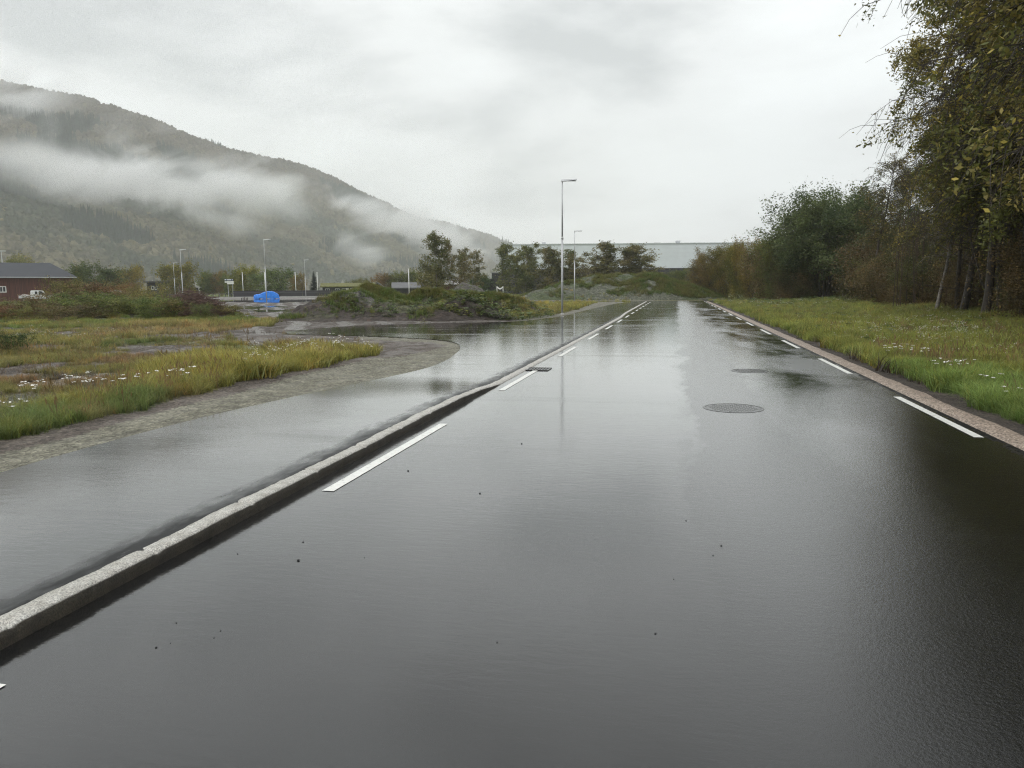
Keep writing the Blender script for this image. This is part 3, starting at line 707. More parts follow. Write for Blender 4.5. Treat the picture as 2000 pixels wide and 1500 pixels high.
def sample_px(n, x0, x1, y0, y1, pw=1.0, z=0.0):
    px = rs.uniform(x0, x1, n); u = rs.uniform(0, 1, n)**pw; py = y0+(y1-y0)*u
    d = fwd[None, :]*FPX+XA[None, :]*(px[:, None]-1000)+UA[None, :]*(750-py[:, None])
    t = (z-CAMH)/d[:, 2]; p = CAM[None, :]+d*t[:, None]; return p[:, 0], p[:, 1]
def clear_of_paving(x, y, m=0.04):
    return (np.maximum(sdist(x, y, LEFTPOLY), sdist(x, y, ROADPOLY)) < -m)
allp = []
def grow(n, box, hscale, vmin, vmax, pw=1.0, fat=1.0, cut=None, cmul=(1, 1, 1)):
    x, y = sample_px(n, *box, pw=pw)
    ok = clear_of_paving(x, y); x, y = x[ok], y[ok]
    c, wt, ga, gh = cover(x, y)
    ok = (rs.uniform(0, 1, len(x)) < ga) & ((x < 0) | (x > 4.0)); 
    if cut is not None: ok &= cut(x, y)
    x, y, c, gh = x[ok], y[ok], c[ok], gh[ok]; k = len(x)
    clump = 0.65+.8*(fbm(x*1.1, y*1.1, 101, 3)+.5); hgt = gh*hscale*clump*rs.uniform(.7, 1.3, k)
    z = Z(x, y)-.015
    jit = rs.uniform(.82, 1.2, (k, 1))*np.array([[1.75, 1.75, 1.7]])*rs.choice([.75, 1, 1.25], (k, 1))*np.array(cmul); dry = rs.uniform(0, 1, k) < .10
    c = c*jit; c[dry] = c[dry]*np.array([1.4, 1.05, .95])
    wdt = hgt*fat*rs.uniform(.8, 1.3, k)
    allp.append((np.stack([x, y, z], 1), np.stack([rs.normal(0, .12, k), rs.normal(0, .12, k), rs.uniform(0, 6.28, k)], 1), np.stack([wdt, wdt, hgt], 1), c, rs.randint(vmin, vmax+1, k)))
near = lambda x, y: np.hypot(x, y) < 26
# near verges
grow(56000, (-800, 760, 664, 1100), 1.15, 0, 3, 1.0, 2.0, near)
grow(36000, (-800, 760, 606, 760), 1.1, 2, 5, 1.0, 1.7)
grow(20000, (-100, 1230, 586, 640), 1.4, 4, 6, 1.0, 1.3, lambda x, y: ~inpoly(*pix(x, y), POLY['mud_pile']))
grow(30000, (1500, 2300, 600, 900), 1.35, 0, 3, 1.0, 2.0, near)
grow(30000, (1380, 2300, 584, 760), 1.5, 3, 5, 1.0, 1.7, lambda x, y: y > 9)
grow(9000, (1380, 2300, 580, 640), 1.3, 5, 6, 1.0, 1.3, lambda x, y: y > 20)
# tall dry stalks and seed heads standing above the rest
def stalk(seed):
    r = np.random.RandomState(seed); V = []; F = []; Cc = []
    for i in range(6):
        bx, by = r.uniform(-.1, .1, 2); tx, ty = bx+r.uniform(-.3, .3), by+r.uniform(-.3, .3); h = r.uniform(.6, 1.); k0 = len(V); w_ = .007
        V += [(bx-w_, by, 0), (bx+w_, by, 0), (tx+w_*.6, ty, h), (tx-w_*.6, ty, h)]; F.append((k0, k0+1, k0+2, k0+3)); Cc += [(.9, .9, .9, 1)]*4
        k0 = len(V); V += [(tx-.018, ty-.01, h-.05), (tx+.0, ty, h-.14), (tx+.018, ty+.01, h-.05), (tx+(tx-bx)*.1, ty, h+.08)]; F.append((k0, k0+1, k0+2, k0+3)); Cc += [(1.1, .95, .8, 1)]*4
    return mesh_np('stalk', np.array(V), [np.array(F)], np.array(Cc), False, [M['grass']])
TUFTS.append(stalk(1)); TUFTS.append(stalk(2))
for box_, n_, h0 in (((-200, 720, 668, 860), 2600, .42), ((-200, 560, 616, 700), 1500, .45), ((1450, 2200, 592, 800), 5200, .48), ((1000, 1160, 600, 618), 300, .6)):
    x, y = sample_px(n_, *box_); c, wt, ga, gh = cover(x, y); ok = (ga > .6) & clear_of_paving(x, y, .7) & ((x < 0) | (x > 4.5)) & (rs.uniform(0, 1, n_) < ss(-.1, .15, fbm(x*.9, y*.9, 141, 3))); x, y = x[ok], y[ok]; k = len(x); h = h0*rs.uniform(.5, 1.15, k)
    c = np.array([[.24, .185, .095]])*rs.uniform(.6, 1.3, (k, 1)); allp.append((np.stack([x, y, Z(x, y)-.02], 1), np.stack([rs.normal(0, .2, k), rs.normal(0, .2, k), rs.uniform(0, 6.28, k)], 1), np.stack([h, h, h], 1), c, rs.randint(7, 9, k)))
# lush edge of the verges
for band in ((4.15, 4.9, 3.5, 40, 7000, False),):
    k = band[4]; y = 3.5+(rs.uniform(0, 1, k)**2)*36; x = 4.15+fbm(y*1.1, y*0, 51, 4)*-.34+rs.uniform(0, .8, k)
    c = np.array([.085, .15, .025])[None, :]*rs.uniform(.8, 1.5, (k, 1)); h = rs.uniform(.08, .22, k)
    allp.append((np.stack([x, y, Z(x, y)-.01], 1), np.stack([rs.normal(0, .15, k), rs.normal(0, .15, k), rs.uniform(0, 6.28, k)], 1), np.stack([h*2, h*2, h], 1), c, rs.randint(0, 4, k)))
# grass on the mounds
for key, n, hs in (('overgrown_earth_mound', 2600, .34), ('large_spoil_heap', 2200, .30), ('gravel_heap', 120, .25), ('soil_heap', 130, .3)):
    lst = HEAPS[key]; X = []; Y = []
    for px, D, rx, ry, h in lst:
        c0 = at(px, horizon(px), D); r = rs.uniform(0, 1, n)**.5; a = rs.uniform(0, 6.28, n); u = r*rx*np.cos(a)*1.0; v_ = r*ry*np.sin(a)
        X.append(c0[0]+u*H2[1]+v_*H2[0]); Y.append(c0[1]-u*H2[0]+v_*H2[1])
    x = np.concatenate(X); y = np.concatenate(Y); z = Z(x, y)
    nz_ = fbm(x*.55, y*.55, 111, 4)
    if key == 'large_spoil_heap':
        px_, _ = pix(x, y); ok = rs.uniform(0, 1, len(x)) < ss(-.10, .16, nz_+.22*ss(1200, 1300, px_)-.03)
    else: ok = (rs.uniform(0, 1, len(x)) < ss(-.12, .10, nz_+.22*(z-.75))) & clear_of_paving(x, y, .3)
    x, y, z, nz_ = x[ok], y[ok], z[ok], nz_[ok]; k = len(x)
    c = col_lerp(np.array([.12, .125, .035]), np.array([.085, .12, .028]), ss(-.1, .1, fbm(x*.9, y*.9, 112, 3)))*rs.uniform(.8, 1.6, (k, 1)); c = col_lerp(c, np.array([.2, .15, .07])*np.ones((k, 1)), .6*(rs.uniform(0, 1, k) < .18))
    h = hs*rs.uniform(.5, 1.3, k); big = 1.6 if key == 'large_spoil_heap' else 1.0
    allp.append((np.stack([x, y, z-.04], 1), np.stack([rs.normal(0, .25, k), rs.normal(0, .25, k), rs.uniform(0, 6.28, k)], 1), np.stack([h*1.3, h*1.3, h], 1)*big, c, rs.randint(4, 7, k)))
A_ = [np.concatenate([a[i] for a in allp]) for i in range(5)]
print('grass tufts', len(A_[0]))
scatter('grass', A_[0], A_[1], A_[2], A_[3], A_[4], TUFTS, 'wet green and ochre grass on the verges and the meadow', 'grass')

# ---- broad leaved weeds on the heaps and along the right verge
WEED = [leafy(400+i, 34, .55, .13) for i in range(3)]
wx_, wy_, ws_ = [], [], []
for n_, cx, cy, sx_, sy_, s0 in ((190, 905, 603, 45, 10, .48), (130, 960, 590, 40, 10, .5), (100, 880, 622, 30, 5, .4), (160, 1000, 598, 50, 10, .5), (70, 1880, 800, 30, 9, .16), (60, 1930, 812, 40, 10, .16), (200, 1700, 590, 80, 5, .6), (300, 720, 588, 50, 12, .35), (150, 800, 592, 60, 12, .35), (60, 490, 728, 12, 8, .3), (250, 1560, 592, 60, 3, .5), (500, 1750, 640, 150, 28, .34), (120, 1600, 620, 70, 12, .35), (80, 1830, 640, 60, 14, .3), (200, 100, 612, 140, 6, .5), (120, 330, 610, 60, 5, .5)):
    px = rs.normal(cx, sx_, n_); py = np.maximum(rs.normal(cy, sy_, n_), 578)
    for a_, b_ in zip(px, py):
        if cx < 1010 and 560 < b_ < 630 and cx > 600: D_ = rs.uniform(38.5, 50); g = at(a_, horizon(a_), D_)
        else: g = P(a_, b_)
        wx_.append(g[0]); wy_.append(g[1]); ws_.append(s0*rs.uniform(.5, 1.2))
x = np.array(wx_); y = np.array(wy_); s = np.array(ws_); ok = clear_of_paving(x, y, .35) & ((x < 0) | (x > 4.4)); x, y, s = x[ok], y[ok], s[ok]; k = len(x)
tn = np.array([[.085, .125, .030]])*rs.uniform(.6, 1.7, (k, 1)); yl = rs.uniform(0, 1, k) < .25; tn[yl] = tn[yl]*np.array([1.7, 1.2, .9])
scatter('leafy_weeds', np.stack([x, y, Z(x, y)-.03], 1), np.stack([0*x, 0*x, rs.uniform(0, 6.28, k)], 1), np.stack([s*1.3, s*1.3, s*.8], 1), tn, rs.randint(0, 3, k), WEED, 'broad leaved green weeds on the mounds and verges', 'weeds')

# ---- small wild flowers that nobody could count
FLW = [flowerhead(i, 3+i % 3, .045+.008*i) for i in range(4)]
X = []; Y = []; S = []
def fl(n, cx, cy, sx_, sy_, s0=.30):
    px = rs.normal(cx, sx_, n); py = np.maximum(rs.normal(cy, sy_, n), 583)
    d = fwd[None, :]*FPX+XA[None, :]*(px[:, None]-1000)+UA[None, :]*(750-py[:, None]); t = (-CAMH)/d[:, 2]; p = CAM[None, :]+d*t[:, None]
    X.append(p[:, 0]); Y.append(p[:, 1]); S.append(rs.uniform(.7, 1.2, n)*s0)
fl(260, 1850, 655, 55, 16); fl(160, 1760, 640, 60, 18); fl(90, 1560, 596, 80, 6, .4); fl(60, 1900, 690, 50, 15); fl(60, 1700, 640, 130, 25)
fl(40, 1480, 592, 60, 5, .4); fl(70, 900, 602, 110, 8, .35); fl(30, 620, 690, 45, 8, .34); fl(30, 560, 700, 40, 8, .34); fl(30, 60, 660, 60, 12, .3); fl(40, 1020, 612, 50, 6, .3)
x = np.concatenate(X); y = np.concatenate(Y); s = np.concatenate(S); ok = clear_of_paving(x, y, .5) & ((x < 0) | (x > 4.3)); x, y, s = x[ok], y[ok], s[ok]; k = len(x)
c, wt, ga, gh = cover(x, y)
D = np.hypot(x, y); s = s*(1+.0*D)
scatter('small_wildflowers', np.stack([x, y, Z(x, y)], 1), np.stack([rs.normal(0, .1, k), rs.normal(0, .1, k), rs.uniform(0, 6.28, k)], 1), np.stack([s, s, s], 1), np.ones((k, 3))*1.1, rs.randint(0, 4, k), FLW,
        'tiny white flower heads scattered through the grass', 'wildflowers')
# larger flowering plants one by one
def flower_plant(px, py, h, seed, label):
    p = Pz(px, py); r = np.random.RandomState(seed); z0 = float(Z(p[0], p[1]))
    o = empty('flowering_yarrow', (p[0], p[1], z0), 0, label, 'flower', 'white flowering yarrow plants on the verges')
    st = MB(); 
    for i in range(5):
        V = []; F = []
        t = np.array([r.uniform(-.16, .16), r.uniform(-.16, .16), h*r.uniform(.7, 1.0)]); b0 = np.array([r.uniform(-.04, .04), r.uniform(-.04, .04), -.02])
        mid_ = (t+b0)/2+np.array([r.uniform(-.03, .03), r.uniform(-.03, .03), 0]); st.tube([b0, mid_, t], [.004, .003, .002], 4, False)
        for q in range(9):
            a = r.uniform(0, 6.28); rr = .036*math.sqrt(r.uniform()); c = t+np.array([rr*math.cos(a), rr*math.sin(a), r.uniform(-.003, .003)]); s = r.uniform(.009, .014); k0 = len(V)
            ta, tb = r.uniform(-.5, .5, 2)
            for e_ in range(6): V.append(c+np.array([s*math.cos(e_*1.047), s*math.sin(e_*1.047), s*(ta*math.cos(e_*1.047)+tb*math.sin(e_*1.047))]))
            F.append([k0+e_ for e_ in range(6)])
        me = bpy.data.meshes.new('flower_head'); me.from_pydata([tuple(v) for v in V], [], F); me.materials.append(M['petal']); link('flower_head', me, o)
    st.build('stem', M['stem'], o)
M['stem'] = plain('flower_stem', (.16, .17, .06), .6); M['petal'] = plain('white_petals', (.80, .78, .72), .6, 0, .06, 20)
wh = [(58, 795, .40, 'yarrow in the leftmost clump of white flowers beside the small puddle'), (78, 800, .38, 'yarrow with the widest heads just right of the small puddle'), (33, 835, .32, 'lone low yarrow near the left edge of the photo'),
      (150, 790, .42, 'tall yarrow on the verge, left of the second white clump'), (168, 792, .42, 'yarrow at the centre of the second white clump'), (182, 796, .36, 'short yarrow at the right of the second white clump'),
      (232, 782, .3, 'small pale yarrow on the verge before the marsh'), (283, 775, .33, 'pale yarrow beside a bare bent stalk'), (343, 768, .3, 'yarrow left of the last pair of white flowers on the near verge'), (362, 766, .32, 'yarrow right of the last pair of white flowers on the near verge'),
      (480, 722, .36, 'yarrow on the yellow green crest of the verge, left'), (498, 715, .36, 'yarrow on the yellow green crest of the verge, right'), (598, 690, .5, 'yarrow standing before the pale mud tongue, left'), (652, 690, .52, 'tall yarrow standing before the pale mud tongue'), (662, 693, .45, 'yarrow beside the tallest one before the pale mud tongue'), (705, 693, .4, 'yarrow at the pointed end of the verge grass'),
      (1738, 708, .34, 'yarrow at the left end of the bright clump right of the road'), (1752, 712, .4, 'tall yarrow in the bright clump right of the road'), (1775, 714, .36, 'yarrow in the middle of the bright clump right of the road'), (1800, 715, .36, 'yarrow at the right end of the bright clump right of the road'),
      (1842, 742, .3, 'yarrow over the ditch, left of the second right-hand clump'), (1858, 743, .34, 'fullest yarrow over the ditch in the second right-hand clump'), (1884, 735, .32, 'yarrow at the right of the second right-hand clump'), (1925, 765, .26, 'low yarrow above the big dock leaves'), (1985, 792, .24, 'low yarrow at the right edge over the dark ditch')]
for i, (px, py, h, lb) in enumerate(wh): flower_plant(px, py, h, 300+i, lb)

# ------------------------------------------------------------------ trees
def tubes_np(segs, n=5):
    """segs: (k,8) p0 p1 r0 r1 -> V, F"""
    s = np.asarray(segs, float); p0 = s[:, 0:3]; p1 = s[:, 3:6]; r0 = s[:, 6]; r1 = s[:, 7]
    d = p1-p0; d /= np.linalg.norm(d, axis=1)[:, None]+1e-9
    ref = np.where(np.abs(d[:, 2:3]) > .9, np.array([[1, 0, 0.]]), np.array([[0, 0, 1.]]))
    a = np.cross(d, ref); a /= np.linalg.norm(a, axis=1)[:, None]+1e-9; b_ = np.cross(d, a)
    t = np.arange(n)*2*math.pi/n; ct, st = np.cos(t), np.sin(t)
    ring = a[:, None, :]*ct[None, :, None]+b_[:, None, :]*st[None, :, None]
    V = np.concatenate([p0[:, None, :]+ring*r0[:, None, None], p1[:, None, :]+ring*r1[:, None, None]], 1).reshape(-1, 3)
    k = np.arange(len(s))[:, None]*2*n; i = np.arange(n)[None, :]; j = (i+1) % n
    return V, np.stack([k+i, k+j, k+n+j, k+n+i], -1).reshape(-1, 4)
def make_tree(seed, H, W, base=.15, stems=1, fan=.15, nb=40, leafN=6000, leafS=.2, pal=((.06, .07, .02), (.09, .08, .03)), droop=0., up=.6, bare=0., trunk=.012, stemtop=.92, gap=.35, lean=(0, 0), twig=7, crownpow=.5, side=5, leafrad=.10, elong=1.8):
    r = np.random.RandomState(seed); segs = []; fine = []; tips = []
    def poly(p, d, ln, n, r0, r1, wob, grav, out):
        pts = [p.copy()]; d = d/np.linalg.norm(d)
        for i in range(n):
            d = d+r.normal(0, wob, 3)+np.array([0, 0, grav]); d /= np.linalg.norm(d); q = p+d*ln/n
            a, b_ = r0+(r1-r0)*i/n, r0+(r1-r0)*(i+1)/n; out.append([*p, *q, a, b_]); p = q; pts.append(p.copy())
        return pts
    for s in range(stems):
        az = 2*math.pi*s/max(stems, 1)+r.uniform(-.4, .4); f = fan*r.uniform(.5, 1.1) if stems > 1 else 0
        d = np.array([math.cos(az)*f+lean[0], math.sin(az)*f+lean[1], 1.0]); b0 = np.array([math.cos(az), math.sin(az), 0])*(.02*H*(stems > 1)*r.uniform(.3, 1.5)); b0[2] = -.15
        hh_ = H*stemtop*r.uniform(.82, 1.0) if stems > 1 else H*stemtop
        tr_ = H*trunk*(1 if stems == 1 else .6); S = poly(b0, d, hh_, 9, tr_, tr_*.15, .05, .02, segs)
        S = np.array(S); m_ = max(3, nb//stems)
        for k in range(m_):
            t = base+(1-base)*((k+r.uniform())/m_); f_ = t*9; i = min(int(f_), 8); p = S[i]*(1-(f_-i))+S[i+1]*(f_-i)
            tt = (t-base)/(1-base); env = max(.12, (math.sin(math.pi*min(1, tt*.82+.13)))**crownpow)
            ln = W*.5*env*r.uniform(.6, 1.1); a2 = r.uniform(0, 6.28)
            if stems > 1 and r.uniform() < .6: a2 = az+r.normal(0, .9)
            el = up*r.uniform(.5, 1.3)*(.6+.8*tt); d2 = np.array([math.cos(a2), math.sin(a2), el])
            B = poly(p, d2, ln, 4, tr_*.32*(1-.6*t), tr_*.07, .13, -droop*.25, segs)
            for q in range(twig):
                u = r.uniform(.25, 1)*4; i = min(int(u), 3); p2 = B[i]*(1-(u-i))+B[i+1]*(u-i)
                d3 = (B[i+1]-B[i]); d3 = d3/(np.linalg.norm(d3)+1e-6)+r.normal(0, .55, 3)
                T = poly(p2, d3, ln*r.uniform(.22, .5)+.12, 3, tr_*.11, tr_*.05, .2, -droop, fine)
                if r.uniform() > bare: tips += [(T[0], T[1]), (T[1], T[2]), (T[2], T[3])]
    V1, F1 = tubes_np(segs, side); V2, F2 = tubes_np(fine, 3)
    V = np.concatenate([V1, V2]); F = np.concatenate([F1, F2+len(V1)])
    wood = mesh_np('trunk', V, [F], None, True)
    T0 = np.array([a for a, b_ in tips]); T1 = np.array([b_ for a, b_ in tips])
    # leaves gather in clumps: some twigs carry many, some hardly any
    wgt = np.clip(r.normal(1, .6, len(T0)), .03, 3)*(fbm(T0[:, 0]/W*5+seed, T0[:, 2]/H*6+T0[:, 1]/W*4, seed, 2)+.5 > gap).astype(float)+.03
    ix = r.choice(len(T0), leafN, p=wgt/wgt.sum()); u = r.uniform(0, 1, (leafN, 1))
    c = T0[ix]*(1-u)+T1[ix]*u+r.normal(0, leafrad, (leafN, 3))*W*.12
    d = r.normal(0, 1, (leafN, 3)); d[:, 2] = d[:, 2]*.6-.5*droop*2; d /= np.linalg.norm(d, axis=1)[:, None]
    e_ = np.cross(d, r.normal(0, 1, (leafN, 3))); e_ /= np.linalg.norm(e_, axis=1)[:, None]+1e-6
    s = (leafS*r.uniform(.55, 1.35, leafN))[:, None]*.5
    Vl = np.stack([c-d*s*elong*.7, c-e_*s*.62, c+d*s*elong*.7, c+e_*s*.62], 1).reshape(-1, 3); Fl = np.arange(leafN*4).reshape(-1, 4)
    p0, p1 = np.array(pal[0]), np.array(pal[1]); t = ss(-.16, .16, fbm(c[:, 0]/W*4, c[:, 2]/H*5+c[:, 1]/W*3, seed+5, 3)+r.normal(0, .07, leafN))
    cc = (p0*(1-t[:, None])+p1*t[:, None])*r.uniform(.65, 1.4, (leafN, 1)); 
    if len(pal) > 2: k = r.uniform(0, 1, leafN) < .05; cc[k] = np.array(pal[2])
    cc = np.repeat(np.concatenate([cc, np.ones((leafN, 1))], 1), 4, 0)
    lv = mesh_np('crown', Vl, [Fl], cc, False, [M['leaf']])
    return wood, lv
def put_tree(proto, loc, rz, scl, label, cat='tree', name='tree', group=None, tint=(1, 1, 1), bark='bark'):
    wood, lv = proto
    if not wood.materials: wood.materials.append(M[bark])
    e_ = empty(name, loc, rz, label, cat, group)
    if not hasattr(scl, '__len__'): scl = (scl, scl, scl)
    e_.scale = scl
    a = link('trunk', wood, e_); b_ = link('crown', lv, e_); b_.color = (*tint, 1)
    return e_
ROT = random.Random(5)
def tree_px(proto, H0, px, pytop, D, label, W0=None, wpx=None, **k):
    """stands a tree where the photo has it: its top at pytop, its foot on the ground at depth D"""
    g = at(px, horizon(px), D); z0 = float(Z(g[0], g[1])); top = at(px, pytop, D)[2]; s = (top-z0)/H0
    sx_ = s if wpx is None else (wpx/FPX*D)/W0
    return put_tree(proto, (g[0], g[1], z0-.05), ROT.uniform(0, 6.28), (sx_, sx_, s), label, **k)

BIRCH = [make_tree(20+i, 10, 4.6, .10, 1 + i, .12, 70, 8500, .20, ((.11, .115, .045), (.20, .165, .075), (.27, .20, .08)), .35, .8, .05, .009, .98, .30, twig=7, leafrad=.32, crownpow=.4) for i in range(3)]
ROUND = [make_tree(40+i, 8, 8.5, .14, 2+i, .35, 80, 9000, .30, ((.085, .105, .032), (.155, .165, .048), (.22, .18, .05)), .1, .5, 0, .014, .93, .12, twig=7, leafrad=.35, crownpow=.4) for i in range(3)]
WILLOW = make_tree(60, 12.5, 12, .32, 14, .33, 260, 72000, .21, ((.062, .092, .034), (.125, .158, .055), (.18, .19, .08)), .05, .8, .0, .010, .84, .30, twig=9, leafrad=.2, crownpow=.4)
HEDGE = [make_tree(70+i, 8, 6.0, .04, 6, .30, 130, 22000, .13, ((.115, .122, .038), (.225, .180, .060), (.28, .21, .065)), .05, 1.2, .0, .008, .95, .18, twig=6, leafrad=.35) for i in range(3)]
DARK = [make_tree(80+i, 9, 7, .04, 5, .35, 130, 22000, .13, ((.075, .090, .032), (.155, .135, .052), (.22, .17, .06)), .1, .9, .05, .010, .95, .2, twig=6, leafrad=.35) for i in range(2)]
# tall half open trees near the camera on the right: fine leaves, many visible twigs
NEARP = ((.105, .110, .036), (.21, .165, .058), (.38, .30, .08))
NEAR = [make_tree(90, 15, 8.6, .30, 3, .14, 200, 64000, .11, NEARP, .35, .7, .12, .015, .97, .50, twig=12, leafrad=.11, elong=2.0),
        make_tree(91, 15, 9.4, .32, 4, .18, 220, 64000, .11, NEARP, .45, .5, .15, .014, .97, .50, twig=12, leafrad=.11, elong=2.0),
        make_tree(92, 15, 8.0, .34, 1, .0, 160, 55000, .08, ((.095, .11, .036), (.185, .17, .058), (.30, .26, .07)), .40, .7, .10, .013, .97, .40, twig=12, leafrad=.14, elong=2.0)]
THIN = make_tree(95, 10, 4.4, .38, 1, .1, 60, 5200, .10, NEARP, .4, .8, .25, .012, .96, .3, twig=8, leafrad=.2)
BARE = make_tree(96, 9, 8, .15, 2, .5, 80, 900, .09, NEARP, .15, .6, .6, .009, .97, .3, twig=12, leafrad=.05)
for q, nm in ((BIRCH, 'pale_bark'), (ROUND, 'bark'), (HEDGE, 'bark'), (DARK, 'bark'), (NEAR, 'bark')):
    for a_, b_ in q: a_.materials.append(M[nm])
WILLOW[0].materials.append(M['bark']); THIN[0].materials.append(M['pale_bark']); BARE[0].materials.append(M['bark'])

G = 'trees in front of the white warehouse'
row = [(1003, 480, 172, 34, 'leftmost dense green birch at the warehouse corner'), (1026, 480, 168, 32, 'green birch left of the tallest lamp post, second from the warehouse corner'), (1049, 478, 172, 34, 'broad green birch crown left of the russet one'),
       (1072, 488, 166, 30, 'russet birch just left of the tall near lamp post'), (1108, 487, 170, 34, 'green birch between the two lamp posts on the right'), (1137, 496, 166, 34, 'thin reddish birch just right of the farther lamp post'),
       (1172, 478, 172, 38, 'tallest pointed birch in the middle before the warehouse'), (1203, 484, 168, 38, 'drooping ochre birch right of the tallest pointed one'), (1238, 492, 172, 32, 'low slim birch left of the last big one'), (1262, 482, 168, 46, 'rightmost wide feathery birch before the white warehouse')]
for i, (px, pt, D, wd, lb) in enumerate(row):
    tree_px(BIRCH[i % 3], 10, px, pt-2, D, lb, W0=4.6, wpx=wd*1.85, name='birch_tree', group=G, tint=((.95, 1.15, .9) if i in (0, 1, 2, 4) else (1.0, 1.03, .88)))
tree_px(BIRCH[0], 10, 855, 459, 130, 'tallest birch of the three standing left of the black annex', W0=4.6, wpx=66, name='birch_tree', group='three birches near the barn', tint=(.95, 1.08, .85), bark='pale_bark')
tree_px(BIRCH[1], 10, 889, 470, 133, 'slender reddish birch, middle of the three left of the black annex', W0=4.6, wpx=40, name='birch_tree', group='three birches near the barn', tint=(1.05, 1.02, .9))
tree_px(BIRCH[2], 10, 918, 484, 128, 'rounder birch on the right of the three left of the black annex', W0=4.6, wpx=50, name='birch_tree', group='three birches near the barn', tint=(1.0, 1.05, .9))
tree_px(ROUND[0], 8, 845, 514, 140, 'low leafy willow in front of the red barn', W0=8.5, wpx=62, name='willow_tree', tint=(1.2, 1.05, .9))
G = 'trees at the foot of the mountain'
back = [(178, 514, 190, 74, (.65, .8, .7), 'dark round tree right behind the end of the brown barn roof', 0), (228, 531, 230, 30, (.95, 1.1, .9), 'small green tree left of the ochre one', 1), (257, 520, 225, 40, (1.6, 1.2, .8), 'ochre tree between the barn and the dark clubhouse', 2),
        (353, 508, 215, 56, (1.55, 1.25, .8), 'weeping ochre tree behind the two left lamp posts', 1), (404, 529, 240, 32, (1.0, 1.1, .9), 'green tree right of the weeping ochre one', 0), (428, 530, 242, 26, (1.5, .95, .7), 'orange tinged small tree left of the signboards', 2), (452, 532, 238, 34, (1.0, 1.1, .8), 'green tree behind the white signboards', 1),
        (484, 519, 236, 52, (1.6, 1.45, .7), 'yellow green broad tree left of the blue cover', 0), (533, 526, 232, 58, (.85, 1.05, .85), 'dark green broad tree above the blue cover', 2), (582, 532, 262, 28, (1.7, 1.1, .8), 'small reddish brown tree beside a white pole', 1),
        (750, 536, 250, 34, (1.5, .85, .75), 'reddish shrub tree behind the black cabins', 2), (778, 531, 250, 34, (1.1, 1.1, .85), 'green tree behind the black cabins', 0), (808, 525, 250, 34, (1.0, 1.05, .8), 'taller green tree behind the white pole at the cabins', 1), (938, 536, 200, 40, (.6, .85, .8), 'dark low tree left of the black annex', 0),
        (12, 505, 330, 50, (1.3, 1.2, .8), 'pale green tree behind the floodlight mast', 1), (48, 500, 330, 40, (1.5, 1.3, .8), 'yellowish tree behind the brown barn roof', 2), (195, 543, 215, 34, (.8, .9, .7), 'low green tree hidden behind the scrub', 1), (700, 545, 300, 30, (1.1, 1.0, .8), 'small tree beyond the turf roofed cabin', 2)]
for px, pt, D, wd, tn, lb, k in back:
    tree_px(ROUND[k], 8, px, pt-1, D, lb, W0=8.5, wpx=wd*1.2, name='broadleaf_tree', group=G, tint=tuple(t*1.0 for t in tn))
# a spruce
def spruce(seed, H=9, W=4.5):
    r = np.random.RandomState(seed); V = []; F = []; Cc = []
    for k in range(34):
        t = (k+.5)/34; z = H*(.08+.9*t); rad = W*.5*(1-t)**.8+.1; n = 16
        for q in range(n):
            a = r.uniform(0, 6.28); rr = rad*r.uniform(.6, 1.1); w_ = .34; d = np.array([math.cos(a), math.sin(a), 0]); s_ = np.array([-d[1], d[0], 0]); k0 = len(V)
            V += [d*.05+[0, 0, z+.1], d*rr*.6+s_*w_*.7+[0, 0, z-.12*rr], d*rr+[0, 0, z-.32*rr], d*rr*.6-s_*w_*.7+[0, 0, z-.12*rr]]; F.append((k0, k0+1, k0+2, k0+3)); g_ = r.uniform(.6, 1.4); Cc += [(.028*g_, .042*g_, .026*g_, 1)]*4
    lv = mesh_np('crown', np.array(V), [np.array(F)], np.array(Cc), False, [M['leaf']]); s = MB().tube([(0, 0, -.1), (0, 0, H*.95)], [.16, .02], 6)
    me = bpy.data.meshes.new('trunk'); me.from_pydata([tuple(v) for v in np.concatenate(s.V)], [], s.F); me.materials.append(M['bark']); return me, lv
tree_px(spruce(3), 9, 614, 528, 250, 'dark conifer behind the far lamp post and a white pole', W0=4.5, wpx=30, name='spruce_tree')

# right side: hedge like row, great willow, then the near wood edge
G = 'trees along the right side of the road'
hd_ = [(1325, 524, 128, 46, 'low dark green bush tree between the big spoil mound and the hedge row', (.75, .95, .85)), (1368, 500, 112, 46, 'rust brown bush tree at the low left end of the hedge row', (1.0, .85, .75)), (1392, 484, 109, 46, 'second russet bush tree of the hedge row', (1.0, .9, .75)), (1418, 474, 106, 46, 'olive bush tree in the hedge row where its top first levels', (1.1, 1.05, .8)),
       (1443, 472, 103, 46, 'bush tree in the middle of the hedge row', (1.1, 1.15, .8)), (1468, 468, 100, 46, 'ochre bush tree in the hedge row', (1.15, 1.05, .75)), (1490, 464, 96, 44, 'greenish bush tree in the hedge row', (.95, 1.15, .85)), (1512, 458, 93, 44, 'bush tree of the hedge row touching the great willow', (.8, 1.05, .8))]
for i, (px, pt, D, wd, lb, tn) in enumerate(hd_): tree_px(HEDGE[i % 3], 8, px, pt, D, lb, W0=6, wpx=wd*1.35, name='bush_tree', group=G, tint=tn)
tree_px(WILLOW, 12.5, 1608, 372, 88, 'great many stemmed willow with domed crown right of the road', W0=12, wpx=198, name='willow_tree', tint=(1, 1, 1))
tree_px(BIRCH[1], 10, 1524, 420, 92, 'small tree on the left flank of the great willow', W0=4.6, wpx=44, name='slender_tree', tint=(.55, .7, .6), group=G)
tree_px(DARK[0], 9, 1560, 470, 90, 'dark thicket tree under the left side of the great willow', W0=7, wpx=90, name='thicket_tree', group=G, tint=(.8, .9, .8))
